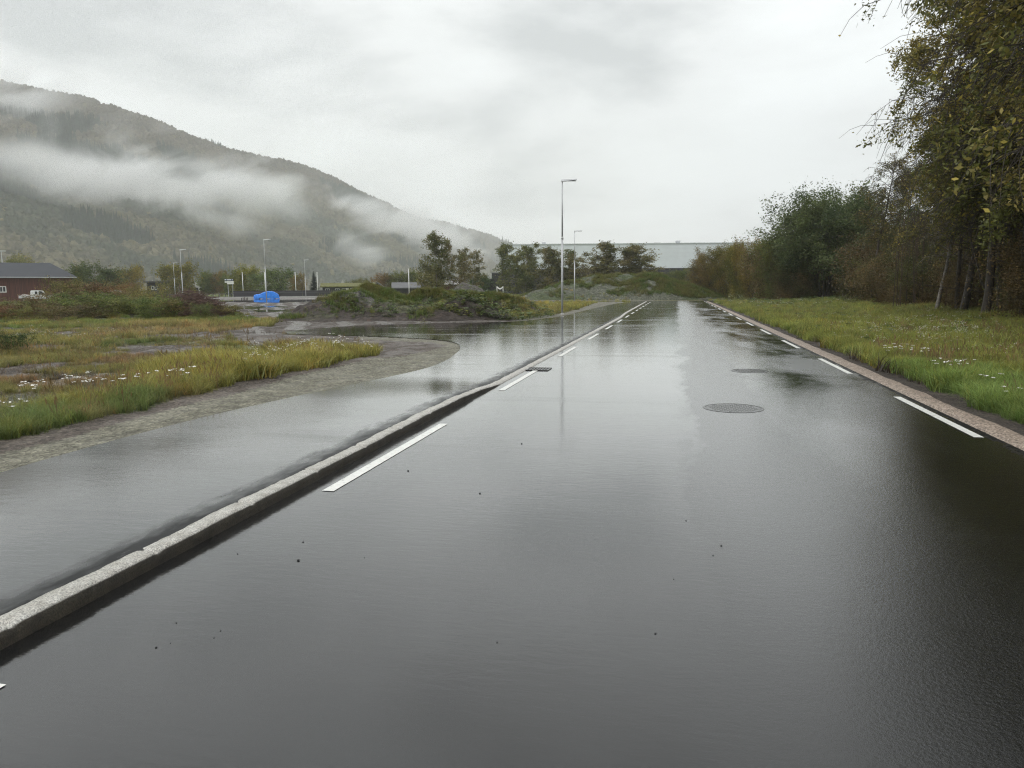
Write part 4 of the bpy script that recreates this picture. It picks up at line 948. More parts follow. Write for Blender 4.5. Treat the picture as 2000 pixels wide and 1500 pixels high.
tree_px(DARK[1], 9, 1700, 446, 96, 'dark thicket tree between the great willow and the tall slim tree', W0=7, wpx=110, name='thicket_tree', group=G, tint=(.8, .95, .85))
tree_px(NEAR[2], 15, 1765, 322, 66, 'tall slim green tree with an open crown above the thicket', W0=9, wpx=105, name='slim_tree', tint=(.85, 1.05, .9), group=G)
tree_px(DARK[0], 9, 1772, 440, 62, 'brown thicket tree left below the tall slim tree', W0=7, wpx=110, name='thicket_tree', group=G, tint=(1.0, 1.0, .9))
tree_px(HEDGE[0], 8, 1812, 425, 56, 'brown leaved thicket tree left of the leaning pale trunk', W0=6, wpx=130, name='thicket_tree', group=G, tint=(.85, .85, .8))
tree_px(HEDGE[1], 8, 1752, 500, 60, 'low reddish brown bush at the wood edge left of the leaning trunk', W0=6, wpx=90, name='bush_tree', group=G, tint=(.85, .78, .72))
# leaning pale trunk
g = P(1828, 614); put_tree(THIN, (g[0], g[1], float(Z(g[0], g[1]))-.05), 1.0, (1, 1, .85), 'slim tree with a leaning pale bare trunk at the wood edge', name='leaning_tree', tint=(1, 1, 1)).rotation_euler = (0, R(10), R(20))
SLIM = make_tree(97, 12, 4.6, .46, 1, .1, 70, 9000, .10, NEARP, .4, .7, .2, .0115, .96, .35, twig=8, leafrad=.2); SLIM[0].materials.append(M['bark'])
for px, py, rz, lb in ((1869, 616, .4, 'straight dark trunk just right of the leaning pale one'), (1879, 618, 2.2, 'thicker dark trunk paired with the straight one right of the leaning trunk'), (1921, 630, 3.4, 'dark trunk standing in the middle between the paired trunks and the right edge'), (1951, 626, 4.6, 'thin pale spotted trunk near the right edge of the photo'), (1994, 620, 1.7, 'dark stem half cut by the right edge of the photo'), (1700, 598, 2.9, 'slim stem at the wood edge beyond the brown bushes')):
    g = P(px, py); sc0 = 1.5 if 'thicker' in lb or 'middle' in lb else 1.0; put_tree(SLIM, (g[0], g[1], float(Z(g[0], g[1]))-.05), rz, (sc0, sc0, 1.0), lb, name='slim_tree', group='slim trees at the front of the wood', tint=(.95, .95, .9))
near_ = [(0, 1884, 604, 12.0, 'dark double stemmed tree just right of the leaning trunk', 0.3), (1, 1955, 622, 14.5, 'tall tree with the sweeping branches behind the flowers on the right', 2.0), (0, 2010, 634, 16.5, 'tall brown tree near the right edge of the photo', 4.1), (1, 2090, 640, 17.0, 'largest tree at the right edge with limbs reaching left', 5.2), (2, 1860, 594, 10.0, 'thin crowned tree behind the leaning trunk', 1.2),
         (0, 2190, 656, 15, 'tall tree just outside the right edge whose crown leans in', 3.3), (2, 1920, 592, 14.0, 'straight tree deeper in the wood on the right', 2.6), (1, 2020, 600, 17, 'deep wood tree filling the crown gap on the right', .7), (0, 2300, 680, 14, 'tree beyond the right edge mirrored in the wet road', 1.8), (1, 2480, 720, 15, 'tree far right mirrored in the wet foreground', 2.9), (0, 2750, 780, 14, 'tree right of the camera mirrored in the near road', .2)]
for k, px, py, h, lb, rz in near_:
    g = P(px, py); put_tree(NEAR[k], (g[0], g[1], float(Z(g[0], g[1]))-.1), rz, (h/15*.95, h/15*.95, h/15), lb, name='wood_edge_tree', group='tall trees of the wood edge on the right', tint=(1.25, 1.28, 1.05) if k != 2 else (1.15, 1.25, 1.05))
g = P(1960, 626); put_tree(BARE, (g[0], g[1], 0), 2.4, (1.15, 1.15, 1.05), 'half bare tree with naked twigs against the sky', name='bare_tree', tint=(1, 1, 1))

# undergrowth and thin poles inside the wood: one mass
UG = []
for s_ in range(3):
    a_, b_ = make_tree(200+s_, 2.6, 3.0, .03, 7, .6, 90, 11000, .058, ((.11, .095, .042), (.20, .155, .072), (.28, .22, .08)), .2, .8, .25, .006, .95, .25, twig=8, leafrad=.3)
    va = np.zeros(len(a_.vertices)*3, np.float32); a_.vertices.foreach_get('co', va); vb = np.zeros(len(b_.vertices)*3, np.float32); b_.vertices.foreach_get('co', vb)
    fa = np.zeros(len(a_.loops), np.int32); a_.loops.foreach_get('vertex_index', fa); fb = np.zeros(len(b_.loops), np.int32); b_.loops.foreach_get('vertex_index', fb)
    cb = np.zeros(len(b_.vertices)*4, np.float32); b_.color_attributes['Col'].data.foreach_get('color', cb)
    V = np.concatenate([va.reshape(-1, 3), vb.reshape(-1, 3)]); F = np.concatenate([fa.reshape(-1, 4), fb.reshape(-1, 4)+len(a_.vertices)]); cc = np.concatenate([np.tile([.055, .045, .035, 1], (len(a_.vertices), 1)), cb.reshape(-1, 4)])
    UG.append(mesh_np('undergrowth_bush', V, [F], cc, False, [M['leaf_inst']]))
# poles
V, F = tubes_np([[x_, y_, -.2, x_+rs.normal(0, .35), y_+rs.normal(0, .35), 7.5, .035, .012] for x_, y_ in rs.normal(0, .9, (7, 2))], 5)
UG.append(mesh_np('pole_clump', V, [F], np.tile([.085, .07, .055, 1], (len(V), 1)), True, [M['leaf_inst']]))
pts = []
for px0, px1, D0, D1, n, s0 in ((1715, 1800, 56, 68, 22, 1.1), (1780, 1900, 47, 64, 50, 1.0), (1880, 2060, 40, 58, 70, 1.0), (2040, 2500, 27, 45, 60, 1.2), (1520, 1700, 88, 96, 24, 1.3), (1350, 1520, 100, 118, 20, 1.1)):
    for i in range(n):
        px = rs.uniform(px0, px1); u = rs.uniform(); D_ = D0+(D1-D0)*u-(px-px0)/(px1-px0)*0; g = at(px, horizon(px), D_)
        if g[0] < 10: continue
        pts.append((g[0], g[1], s0*rs.uniform(.7, 1.3)*(1+.9*u), rs.randint(0, 3) if rs.uniform() < .72 else 3))
for px, D_, s_ in ((1930, 70, 3), (1980, 66, 3.2), (2040, 62, 3.2), (1870, 78, 3), (1810, 84, 3), (1900, 60, 2.7), (1960, 55, 2.7), (2030, 52, 2.8), (2100, 55, 3.4), (2200, 45, 3.2), (1840, 70, 2.8)):
    for q in range(2):
        g = at(px+rs.uniform(-20, 20), horizon(px), D_); pts.append((g[0], g[1], s_, rs.randint(0, 3)))
pts = np.array(pts); k = len(pts)
sc_ = np.stack([pts[:, 2], pts[:, 2], pts[:, 2]*rs.uniform(.8, 1.2, k)], 1); pol = pts[:, 3] == 3; sc_[pol] = np.array([1, 1, 1])*rs.uniform(.7, 1.1, (pol.sum(), 1))
tn = rs.uniform(.6, 1.15, (k, 1))*np.array([[1.0, .88, .8]]); gsh = rs.uniform(0, 1, k) < .3; tn[gsh] = tn[gsh]*np.array([.75, 1.1, .8])
scatter('wood_undergrowth', np.stack([pts[:, 0], pts[:, 1], Z(pts[:, 0], pts[:, 1])-.1], 1), np.stack([k*[0], k*[0], rs.uniform(0, 6.28, k)], 1), sc_, tn, pts[:, 3].astype(int), UG, 'brown undergrowth and thin poles inside the wood on the right', 'undergrowth')

# ------------------------------------------------------------------ scrub on the left: countable bushes
SHR = [make_tree(120+i, 2.2, 3.0, .02, 9, .7, 80, 6500, .085, p_, .05, .7, .1, .007, .95, .22, twig=7, leafrad=.3) for i, p_ in enumerate((((.050, .060, .020), (.11, .115, .036), (.17, .16, .06)), ((.060, .042, .024), (.125, .085, .045), (.13, .14, .05)), ((.10, .085, .035), (.20, .15, .06), (.09, .12, .03))))]
for a_, b_ in SHR: a_.materials.append(M['bark'])
sh = [(-4, 596, 49, 1, 70, 'dark bramble bush at the left edge of the photo'), (-90, 590, 50, 0, 110, 'bush beyond the left edge beside the bramble'), (55, 594, 48, 0, 86, 'green bush in front of the white pickup'), (30, 600, 46, 1, 70, 'low brown bush before the white pickup'), (130, 556, 52, 0, 54, 'rounded green bush standing highest left of the dead sapling'), (108, 580, 48, 1, 90, 'brown bush below the rounded green one'),
      (170, 562, 52, 2, 70, 'olive bush under the dead sapling'), (175, 580, 47, 0, 90, 'deep green bush in the middle of the scrub'), (205, 560, 51, 1, 80, 'reddish brown bush right of the dead sapling'), (235, 574, 50, 1, 76, 'reddish twiggy bush beside the grey fence line'), (215, 588, 46, 0, 80, 'green weeds bush in front of the reddish one'), (262, 590, 47, 2, 66, 'straw coloured weed bush'), (290, 571, 48, 2, 50, 'tall golden weed bush left of the twig pile'), (305, 588, 45, 0, 70, 'dark green bush in front of the golden weeds'), (340, 592, 46, 2, 56, 'golden grass bush leaning on the twig pile'), (395, 600, 45, 0, 34, 'small dark shrub at the right foot of the twig pile'), (440, 602, 47, 0, 44, 'low green weed patch right of the twig pile'), (68, 606, 44, 0, 60, 'low leafy weeds at the front of the scrub'), (140, 600, 44, 1, 90, 'dark brown low bush at the front of the scrub')]
for px, pt, D, k, wd, lb in sh:
    tree_px(SHR[k], 1.95, px, pt-6, D, lb, W0=3.0, wpx=wd*1.25, name='bush', cat='bush', group='bushes of the scrub on the left', tint=(ROT.uniform(1.5, 2.0), ROT.uniform(1.6, 2.0), 1.6))
g = P(24, 690); put_tree(SHR[0], (g[0], g[1], float(Z(g[0], g[1]))-.05), 1, (.33, .33, .28), 'small round dark green shrub alone in the meadow', 'bush', 'small_shrub', None, (.55, .8, .6))
g = at(183, 560, 50); put_tree(make_tree(131, 2.6, 2.2, .2, 3, .5, 24, 40, .06, NEARP, .0, .9, .9, .012, .97, .3, twig=5), (g[0], g[1], .6), .5, (1.1, 1.1, 1.35), 'dead bare sapling sticking out of the scrub', 'tree', 'dead_sapling')
# twig pile
def twig_pile():
    g = at(372, horizon(372), 47); r = np.random.RandomState(9); segs = []
    for i in range(1500):
        a = r.uniform(0, 6.28); rr = math.sqrt(r.uniform()); x_ = rr*math.cos(a)*2.3; y_ = rr*math.sin(a)*1.7; h = 1.45*(1-rr*rr)*r.uniform(.3, 1.05)
        d = np.array([r.normal(), r.normal()*.6, r.normal()*.28]); d = d/np.linalg.norm(d)*r.uniform(.2, .7); p = np.array([x_, y_, h]); q = p+d+[0, 0, -.05]
        mid_ = (p+q)/2+r.normal(0, .06, 3); rd = r.uniform(.006, .022); segs += [[*(p-d), *mid_, rd, rd*.8], [*mid_, *q, rd*.8, rd*.4]]
    V, F = tubes_np(segs, 4); o = link('twig_pile', mesh_np('twig_pile', V, [F], None, False, [M['twig']]), loc=(g[0], g[1], float(Z(g[0], g[1])))); tag(o, 'tangled pile of reddish brown cut branches left of the muddy track', 'branch pile')
    o.rotation_euler = (0, 0, -YAW)
M['twig'] = plain('red_twigs', (.115, .068, .052), .7, 0, .5, 2)
twig_pile()
# ------------------------------------------------------------------ materials of the built things
M['white_metal'] = plain('white_cladding', (.62, .66, .68), .38, 0, .05, .4)
M['steel'] = plain('galvanised_steel', (.50, .51, .52), .45, .25, .12, 4)
M['steel_pale'] = plain('pale_galvanised_steel', (.55, .56, .56), .5, .2, .1, 4)
M['black_wood'] = plain('black_cladding', (.022, .022, .024), .7, 0, .3, 2)
M['glass'] = plain('window_glass', (.03, .035, .04), .08, 0, .2, 2)
M['white_paint'] = plain('white_painted_wood', (.75, .75, .72), .5, 0, .05, 3)
M['turf'] = plain('turf_roof', (.12, .12, .035), .9, 0, .5, 1.5, .6)
M['felt'] = plain('dark_roof_felt', (.10, .10, .105), .6, 0, .2, 1.2)
M['slate'] = plain('grey_roof_sheet', (.045, .048, .056), .8, 0, .10, .5)
M['rubber'] = plain('rubber', (.015, .015, .015), .7)
M['concrete'] = plain('pale_concrete', (.38, .37, .35), .6, 0, .15, 2)
M['red_wood'] = plain('red_barn_boards', (.075, .026, .020), .75, 0, .3, 2)
def boards(name, c0, c1, sx=5.0):
    m, nt, b = newmat(name); v = geo(nt, (sx, 0.3, .12), obj=True); L = nt.links
    n = noise(nt, 1.6, 5, .7, v); r = ramp(nt, n.outputs['Fac'], [(.32, c0), (.66, c1)])
    wv = nt.nodes.new('ShaderNodeTexWave'); wv.bands_direction = 'X'; wv.inputs['Scale'].default_value = 1.3; L.new(geo(nt, (1, 1, 1), obj=True), wv.inputs['Vector'])
    c = mixc(nt, .55, r.outputs[0], ramp(nt, wv.outputs['Fac'], [(.0, .35), (.25, 1)]).outputs[0], 'MULTIPLY')
    L.new(c, b.inputs['Base Color']); b.inputs['Roughness'].default_value = .75; return m
M['barn_boards'] = boards('brown_barn_boards', (.055, .020, .014), (.145, .055, .040))
RZ = -YAW
def bld(name, px, D, label, cat, rot=0):
    g = at(px, horizon(px), D); fc = math.atan((1000-px)/FPX) if px < 900 else 0; return empty(name, (g[0], g[1], 0), RZ+fc+R(rot), label, cat)
def zat(px, py, D): return at(px, py, D)[2]
def wd(p0, p1, D): return (p1-p0)/FPX*D*(math.cos(math.atan((1000-p0)/FPX)) if p0 < 900 else 1)
def window(parent, x, z, w_, h_, y, mull=1, fr=.09):
    f = MB(); f.box(x, x+fr, y-.06, y, z, z+h_).box(x+w_-fr, x+w_, y-.06, y, z, z+h_).box(x+fr, x+w_-fr, y-.06, y, z+h_-fr, z+h_).box(x+fr, x+w_-fr, y-.06, y, z, z+fr)
    for k in range(mull): xx = x+w_*(k+1)/(mull+1); f.box(xx-fr*.35, xx+fr*.35, y-.055, y, z+fr, z+h_-fr)
    o = f.build('window', M['white_paint'], parent); MB().box(x+fr, x+w_-fr, y-.03, y-.005, z+fr, z+h_-fr).build('pane', M['glass'], o); return o

# big white warehouse at the end of the road
D = 235; wx0, wx1 = wd(1200, 984, D), wd(1200, 1500, D); g0 = bld('warehouse', 1200, D, 'huge white warehouse with dark lower band behind the row of birches', 'building', 0)
ztop = zat(1000, 478, D); zb = zat(1000, 526, D)
MB().box(wx0, wx1, 0, 70, zb, ztop).build('upper_wall', M['white_metal'], g0)
MB().box(wx0-.3, wx1, -.4, 69, -.3, zb-.003).build('lower_wall', M['black_wood'], g0)
MB().box(wx0-.35, wx0+.35, -.6, .3, zb, ztop+.1).build('corner_pipe', M['black_wood'], g0)
MB().box(wx0-.3, wx1+.3, -.25, 70.3, ztop+.002, ztop+.22).build('parapet', M['white_metal'], g0)
sm = MB(); [sm.box(x_-.02, x_+.02, -.03, 0, zb, ztop) for x_ in np.arange(wx0+3, wx1, 6.0)]; [sm.box(wx0, wx1, -.025, 0, z_-.02, z_+.02) for z_ in np.arange(zb+1.2, ztop, 1.2)]
sm.build('panel_joints', plain('joint', (.59, .63, .65), .5), g0)
for p0, p1, t, nm in ((1066, 1071.5, 474, 'roof_vent'), (1187, 1192, 473, 'roof_vent'), (1324, 1330, 471, 'roof_vent')):
    x0, x1 = wd(1200, p0, D+6), wd(1200, p1, D+6); zt_ = zat((p0+p1)/2, t-1, D+6); m_ = MB().box(x0, x1, 6, 7.4, ztop+.3, zt_-.45); m_.box(x0-.12, x1+.12, 5.85, 7.55, zt_-.45, zt_); m_.build('roof_vent', M['steel'], g0)
for p0, p1, t in ((1102, 1113, 476), (1280, 1292, 474)):
    x0, x1 = wd(1200, p0, D+6), wd(1200, p1, D+6); zt_ = zat((p0+p1)/2, t, D+6); m_ = MB().box(x0, x1, 6, 8, zt_-.3, zt_).box(x0+.2, x0+.4, 6.5, 6.7, ztop+.2, zt_-.3).box(x1-.4, x1-.2, 6.5, 6.7, ztop+.2, zt_-.3); m_.build('rooflight', M['black_wood'], g0)
# dark annex blocks
D = 200; a1 = bld('annex', 960, D, 'black flat roofed annex standing at the left corner of the warehouse', 'building')
MB().box(wd(960, 961, D), wd(960, 990, D), 0, 14, -.3, zat(970, 534, D)).build('high_wall', M['black_wood'], a1)
MB().box(wd(960, 938, D), wd(960, 960.8, D), .5, 12, -.3, zat(950, 546, D)).build('low_wall', M['black_wood'], a1)
MB().box(wd(960, 937, D), wd(960, 960.6, D), .2, 12.2, zat(950, 546, D)+.003, zat(950, 545, D)+.1).build('roof_edge', M['felt'], a1)
MB().box(wd(960, 961, D)-.1, wd(960, 990, D)+.1, -.2, 14.1, zat(970, 534, D)+.003, zat(970, 534, D)+.25).build('roof_edge', M['felt'], a1)
MB().box(wd(960, 941, D), wd(960, 953, D), .42, .5, .4, 2.4).build('door', M['felt'], a1)
# white sack frame
D = 150; b1 = bld('bulk_bag_rack', 976, D, 'small white rack holding a sagging bulk bag before the black annex', 'rack')
h_ = zat(976, 559, D); x0, x1 = wd(976, 970, D), wd(976, 983, D)
for x_ in (x0, x1-.12): MB().box(x_, x_+.12, 0, .12, 0, h_).box(x_, x_+.12, 1.0, 1.12, 0, h_).build('post', M['white_paint'], b1)
m_ = MB(); n_ = 9
for k in range(n_):
    t0, t1 = k/n_, (k+1)/n_; f = lambda t: h_-.05-.32*math.sin(math.pi*t)
    xa, xb = x0+.13+(x1-x0-.26)*t0, x0+.13+(x1-x0-.26)*t1; m_.add([(xa, .05, f(t0)), (xb, .05, f(t1)), (xb, 1.05, f(t1)), (xa, 1.05, f(t0)), (xa, .05, f(t0)-.28), (xb, .05, f(t1)-.28), (xb, 1.05, f(t1)-.28), (xa, 1.05, f(t0)-.28)], [(0, 1, 2, 3), (7, 6, 5, 4), (0, 4, 5, 1), (2, 6, 7, 3), (1, 5, 6, 2), (0, 3, 7, 4)])
m_.build('bag', M['white_paint'], b1)
# red barn behind the birches
D = 190; r1 = bld('red_barn', 880, D, 'low dark red barn with pale roof behind the three birches', 'barn')
x0, x1 = wd(880, 853, D), wd(880, 908, D); ze = zat(880, 555, D); zr = zat(880, 548, D+5)
MB().box(x0, x1, 0, 9, -.2, ze).build('wall', M['red_wood'], r1)
MB().prof([(-.6, ze+.003), (4.5, zr), (9.6, ze+.003), (9.6, ze-.12), (4.5, zr-.14), (-.6, ze-.12)], x0-.5, x1+.5).build('roof', M['concrete'], r1)
# black cabins: long turf roofed one and gabled one
D = 215; t1_ = bld('turf_roof_cabin', 690, D, 'long low black cabin with a mossy turf roof beyond the gravel heap', 'cabin')
x0, x1 = wd(690, 631, D), wd(690, 732, D); ze = zat(690, 559, D); zr = zat(690, 552.5, D+4)
MB().box(x0, x1, 0, 8, -.2, ze).build('wall', M['black_wood'], t1_)
MB().prof([(-.8, ze), (4, zr), (8.8, ze), (8.8, ze-.25), (-.8, ze-.25)], x0-.6, x1+.6).build('roof', M['turf'], t1_)
for p in (636, 655, 668): window(t1_, wd(690, p, D), 1.3, 1.2, .9, -.003, 1)
MB().box(wd(690, 676, D), wd(690, 681.5, D), -.08, -.003, .4, ze-.5).build('door', M['white_paint'], t1_)
MB().box(wd(690, 684, D), wd(690, 698, D), -.07, -.003, ze-.75, ze-.5).build('sign_strip', M['steel_pale'], t1_)
D = 190; t2 = bld('gabled_cabin', 780, D, 'black cabin with grey felt roof and a gable facing the heaps', 'cabin')
x0, x1 = wd(780, 728, D), wd(780, 838, D); ze = zat(780, 562, D); zr = zat(780, 551.5, D+4)
MB().box(x0, x1, 0, 8, -.2, ze).build('wall', M['black_wood'], t2)
MB().prof([(-.8, ze), (4, zr), (8.8, ze), (8.8, ze-.2), (4, zr-.22), (-.8, ze-.2)], wd(780, 765, D), x1+.5).build('roof', M['felt'], t2)
xg0, xg1 = wd(780, 722, D), wd(780, 764, D); xm = (wd(780, 738, D)); zg = zat(738, 551, D-3)
MB().profy([(xg0, ze-.4), (xm, zg), (xg1, ze-.9), (xg1, ze-1.15), (xm, zg-.28), (xg0, ze-.65)], -4, 4).build('gable_roof', M['felt'], t2)
MB().profy([(xg0+.4, -.2), (xg0+.4, ze-.6), (xm, zg-.3), (xg1-.5, ze-1.2), (xg1-.5, -.2)], -3.3, -.003).build('gable_wall', M['black_wood'], t2)
# low dark hoarding along the pitch
D = 185; f1 = bld('hoarding', 560, D, 'long low dark grey hoarding along the green pitch', 'fence'); ht = zat(560, 567.5, D); hb_ = zat(560, 574.5, D)
for k, (p0, p1) in enumerate(((458, 517), (517.3, 590), (590.3, 668))): MB().box(wd(560, p0, D), wd(560, p1, D), 0, .25, 0, ht).build('hoarding_panel', M['panel'] if 'panel' in M else M.setdefault('panel', plain('dark_grey_panel', (.032, .030, .034), .6, 0, .2, .5)), f1)
MB().box(wd(560, 458, D), wd(560, 668, D), -.06, -.003, ht-.5, ht-.42).build('rail', M['felt'], f1)
f2 = bld('rail_fence', 400, 180, 'thin dark rail fence between the twig pile and the pitch', 'fence'); 
MB().box(wd(400, 330, 180), wd(400, 456, 180), 0, .06, .95, 1.08).box(wd(400, 330, 180), wd(400, 456, 180), 0, .06, .45, .55).build('rail', M['felt'], f2)
for p in np.arange(332, 456, 12): MB().box(wd(400, p, 180), wd(400, p, 180)+.1, .07, .17, 0, 1.15).build('fence_post', M['felt'], f2)
# pale kerb wall behind the blue cover
kb_ = bld('low_concrete_wall', 590, 168, 'low pale concrete edge running behind the blue covered car', 'wall'); MB().box(wd(590, 400, 168), wd(590, 690, 168), 0, .4, 0, .42).build('wall', M['concrete'], kb_, bevel=.03)
# clubhouse and shed left
D = 240; c1_ = bld('clubhouse', 320, D, 'small dark clubhouse with white framed windows behind the scrub', 'clubhouse'); x0, x1 = wd(320, 288, D), wd(320, 346, D); ze = zat(315, 551.5, D)
MB().box(x0, x1, 0, 9, -.2, ze).build('wall', M['black_wood'], c1_)
MB().box(x0-.9, x1+.4, -.8, 9.4, ze+.003, ze+.5).build('roof', M['felt'], c1_)
MB().profy([(x0-.9, 0), (x0-1.7, ze+.4), (x0-1.2, ze+.4), (x0-.3, 0)], -.6, 9).build('side_panel', M['concrete'], c1_)
MB().box(wd(320, 313, D), wd(320, 318, D), -.06, -.003, .3, ze-.8).build('door', M['red_wood'], c1_)
for p, q in ((296.5, 302), (303, 308)): window(c1_, wd(320, p, D), zat(300, 566, D), wd(p, q, D), 1.2, -.003, 0, .16)
for k in range(5): window(c1_, wd(320, 323+k*4, D), zat(300, 566, D), wd(0, 3.4, D), 1.3, -.003, 0, .14)
D = 235; s1_ = bld('shed', 379, D, 'small dark shed with pale roof right of the weeping ochre tree', 'shed'); x0, x1 = wd(379, 369.5, D), wd(379, 388, D); ze = zat(379, 561, D)
MB().box(x0, x1, 0, 5, -.2, ze).build('wall', M['black_wood'], s1_); MB().profy([(x0-.5, ze+.25), (x0+.6, ze+1.1), (x1-1.4, ze+1.0), (x1+.6, ze-.05), (x1+.6, ze-.2), (x0-.5, ze+.05)], -.5, 5.5).build('roof', M['concrete'], s1_)
# farm houses far off
for p, q, t, bt, D, lb in ((664, 675, 547, 553, 420, 'tiny white gabled farmhouse above the turf roof'), (676, 696, 549.5, 553, 430, 'tiny long white outbuilding right of the gabled farmhouse'), (381, 391, 545, 553, 400, 'tiny white house glimpsed right of the weeping ochre tree'), (292, 306, 547, 552, 420, 'tiny pale house roof above the clubhouse')):
    h0 = bld('farmhouse', (p+q)/2, D, lb, 'house'); w_ = wd(p, q, D); zt_ = zat(p, t, D); zw = zt_*.62
    MB().box(-w_/2, w_/2, 0, 6, 0, zw).build('wall', M['white_paint'], h0); MB().profy([(-w_/2-.3, zw), (0, zt_), (w_/2+.3, zw)], -.3, 6.3).build('roof', M['concrete'] , h0)
    window(h0, -w_*.2, zw*.5, w_*.12, 1.0, -.003, 0, .1)
# brown barn at the left
D = 150; bb = bld('brown_barn', 150, D, 'long brown boarded barn with grey hipped roof at the left edge', 'barn', 2); x0, x1 = wd(150, -260, D), 0; ze = zat(150, 540.5, D); zr = ze+2.9
MB().box(x0, x1-.6, 0, 14, -.3, ze-.25).build('wall', M['barn_boards'], bb)
m_ = MB(); xr = wd(150, 108, D)-.3
m_.add([(x0-.5, -.8, ze), (x1+.2, -.8, ze), (x1+.2, 14.8, ze), (x0-.5, 14.8, ze), (x0-.5, 7, zr), (xr, 7, zr), (x0-.5, -.8, ze-.2), (x1+.2, -.8, ze-.2), (x1+.2, 14.8, ze-.2), (x0-.5, 14.8, ze-.2)], [(0, 1, 5, 4), (1, 2, 5), (2, 3, 4, 5), (6, 9, 8, 7), (0, 6, 7, 1), (1, 7, 8, 2), (2, 8, 9, 3), (3, 9, 6, 0), (0, 4, 3)])
ro = m_.build('roof', M['slate'], bb)
MB().box(x0-.5, x1+.2, -.93, -.803, ze-.22, ze-.05).build('gutter', M['steel'], bb)
window(bb, wd(150, 6.5, D)*1.0, 1.75, 1.15, 1.2, -.003, 1, .15)
# vehicles ----------------------------------------------------------
def wheel(parent, x, y, r=.36, w_=.24):
    o = MB().tube([(x, y-w_/2, r), (x, y+w_/2, r)], r, 16).build('wheel', M['rubber'], parent); MB().tube([(x, y-w_/2-.015, r), (x, y-w_/2-.004, r)], r*.6, 12).build('rim', M['steel'], o); return o
D = 140; pk = bld('pickup_truck', 68, D, 'white crew cab pickup parked at the brown barn behind the scrub', 'pickup', 3)
M['car_white'] = plain('white_car_paint', (.78, .79, .80), .3, 0, .03, 2)
cab = [(-.75, .55), (-.75, 1.2), (-.62, 2.0), (-.45, 2.08), (1.05, 2.08), (1.25, 2.0), (1.85, 1.32), (2.7, 1.15), (2.78, .55)]
MB().profy(cab, -.9, .9).build('cab', M['car_white'], pk, bevel=.04)
for x0, x1, x2 in ((-.05, .35, .35), (.55, 1.05, 1.5)): MB().profy([(x0, 1.35), (x0, 1.9), (x1, 1.9), (x2, 1.35)], -.915, -.902).build('side_window', M['glass'], pk)
MB().add([(1.31, -.78, 1.93), (1.31, .78, 1.93), (1.85, .78, 1.36), (1.85, -.78, 1.36), (1.29, -.78, 1.91), (1.29, .78, 1.91), (1.83, .78, 1.34), (1.83, -.78, 1.34)], [(0, 1, 2, 3), (7, 6, 5, 4), (0, 4, 5, 1), (1, 5, 6, 2), (2, 6, 7, 3), (3, 7, 4, 0)]).build('windscreen', M['glass'], pk)
MB().box(-2.6, -.78, -.92, .92, .65, .8).box(-2.6, -.78, -.92, -.87, .803, 1.15).box(-2.6, -.78, .87, .92, .803, 1.15).box(-2.6, -2.55, -.86, .86, .803, 1.15).build('bed', M['steel_pale'], pk)
MB().box(-2.66, -2.6, -.9, -.72, .85, 1.05).build('tail_light', plain('red_lens', (.4, .03, .02), .3), pk)
for x_, y_ in ((-1.8, -.8), (1.9, -.8), (-1.8, .8), (1.9, .8)): wheel(pk, x_, y_)
# load on the bed
g = at(68, horizon(68), D); ld = MB(); r_ = np.random.RandomState(4)
gx, gy = np.meshgrid(np.linspace(-2.5, -.85, 12), np.linspace(-.82, .82, 9), indexing='ij'); zz = .84+.5*np.clip(1-(abs((gx+1.7)/.9))**3, 0, 1)*np.clip(1-(abs(gy/.86))**3, 0, 1)+r_.uniform(-.08, .08, gx.shape)
V = np.stack([gx.ravel(), gy.ravel(), zz.ravel()], 1); V2 = V.copy(); V2[:, 2] = .81; idx = np.arange(108).reshape(12, 9); F = [(idx[i, j], idx[i+1, j], idx[i+1, j+1], idx[i, j+1]) for i in range(11) for j in range(8)]
rim = [idx[i, 0] for i in range(12)]+[idx[11, j] for j in range(1, 9)]+[idx[i, 8] for i in range(10, -1, -1)]+[idx[0, j] for j in range(7, 0, -1)]; F += [(rim[k], rim[(k+1) % len(rim)], rim[(k+1) % len(rim)]+108, rim[k]+108) for k in range(len(rim))]
ld.add(np.vstack([V, V2]), F); lo = ld.build('covered_load', plain('pale_tarpaulin', (.48, .44, .43), .6, 0, .25, 5), None, loc=(g[0], g[1], 0)); lo.rotation_euler = (0, 0, RZ+R(3)); tag(lo, 'crumpled pale load lying on the bed of the white pickup', 'load')
D = 150; vn_ = bld('white_van', 222, D, 'white van whose roof just shows above the reddish bushes', 'van', -5)
MB().profy([(-2.2, .4), (-2.2, 1.9), (-2.05, 2.05), (1.1, 2.05), (1.35, 1.95), (1.9, 1.25), (2.5, 1.05), (2.55, .4)], -.9, .9).build('body', M['car_white'], vn_, bevel=.05)
for x0, x1 in ((-1.9, -.9), (-.7, .3), (.45, 1.2)): MB().box(x0, x1, -.915, -.902, 1.3, 1.75).build('side_window', M['glass'], vn_)
for x_, y_ in ((-1.5, -.82), (1.7, -.82), (-1.5, .82), (1.7, .82)): wheel(vn_, x_, y_, .33, .2)
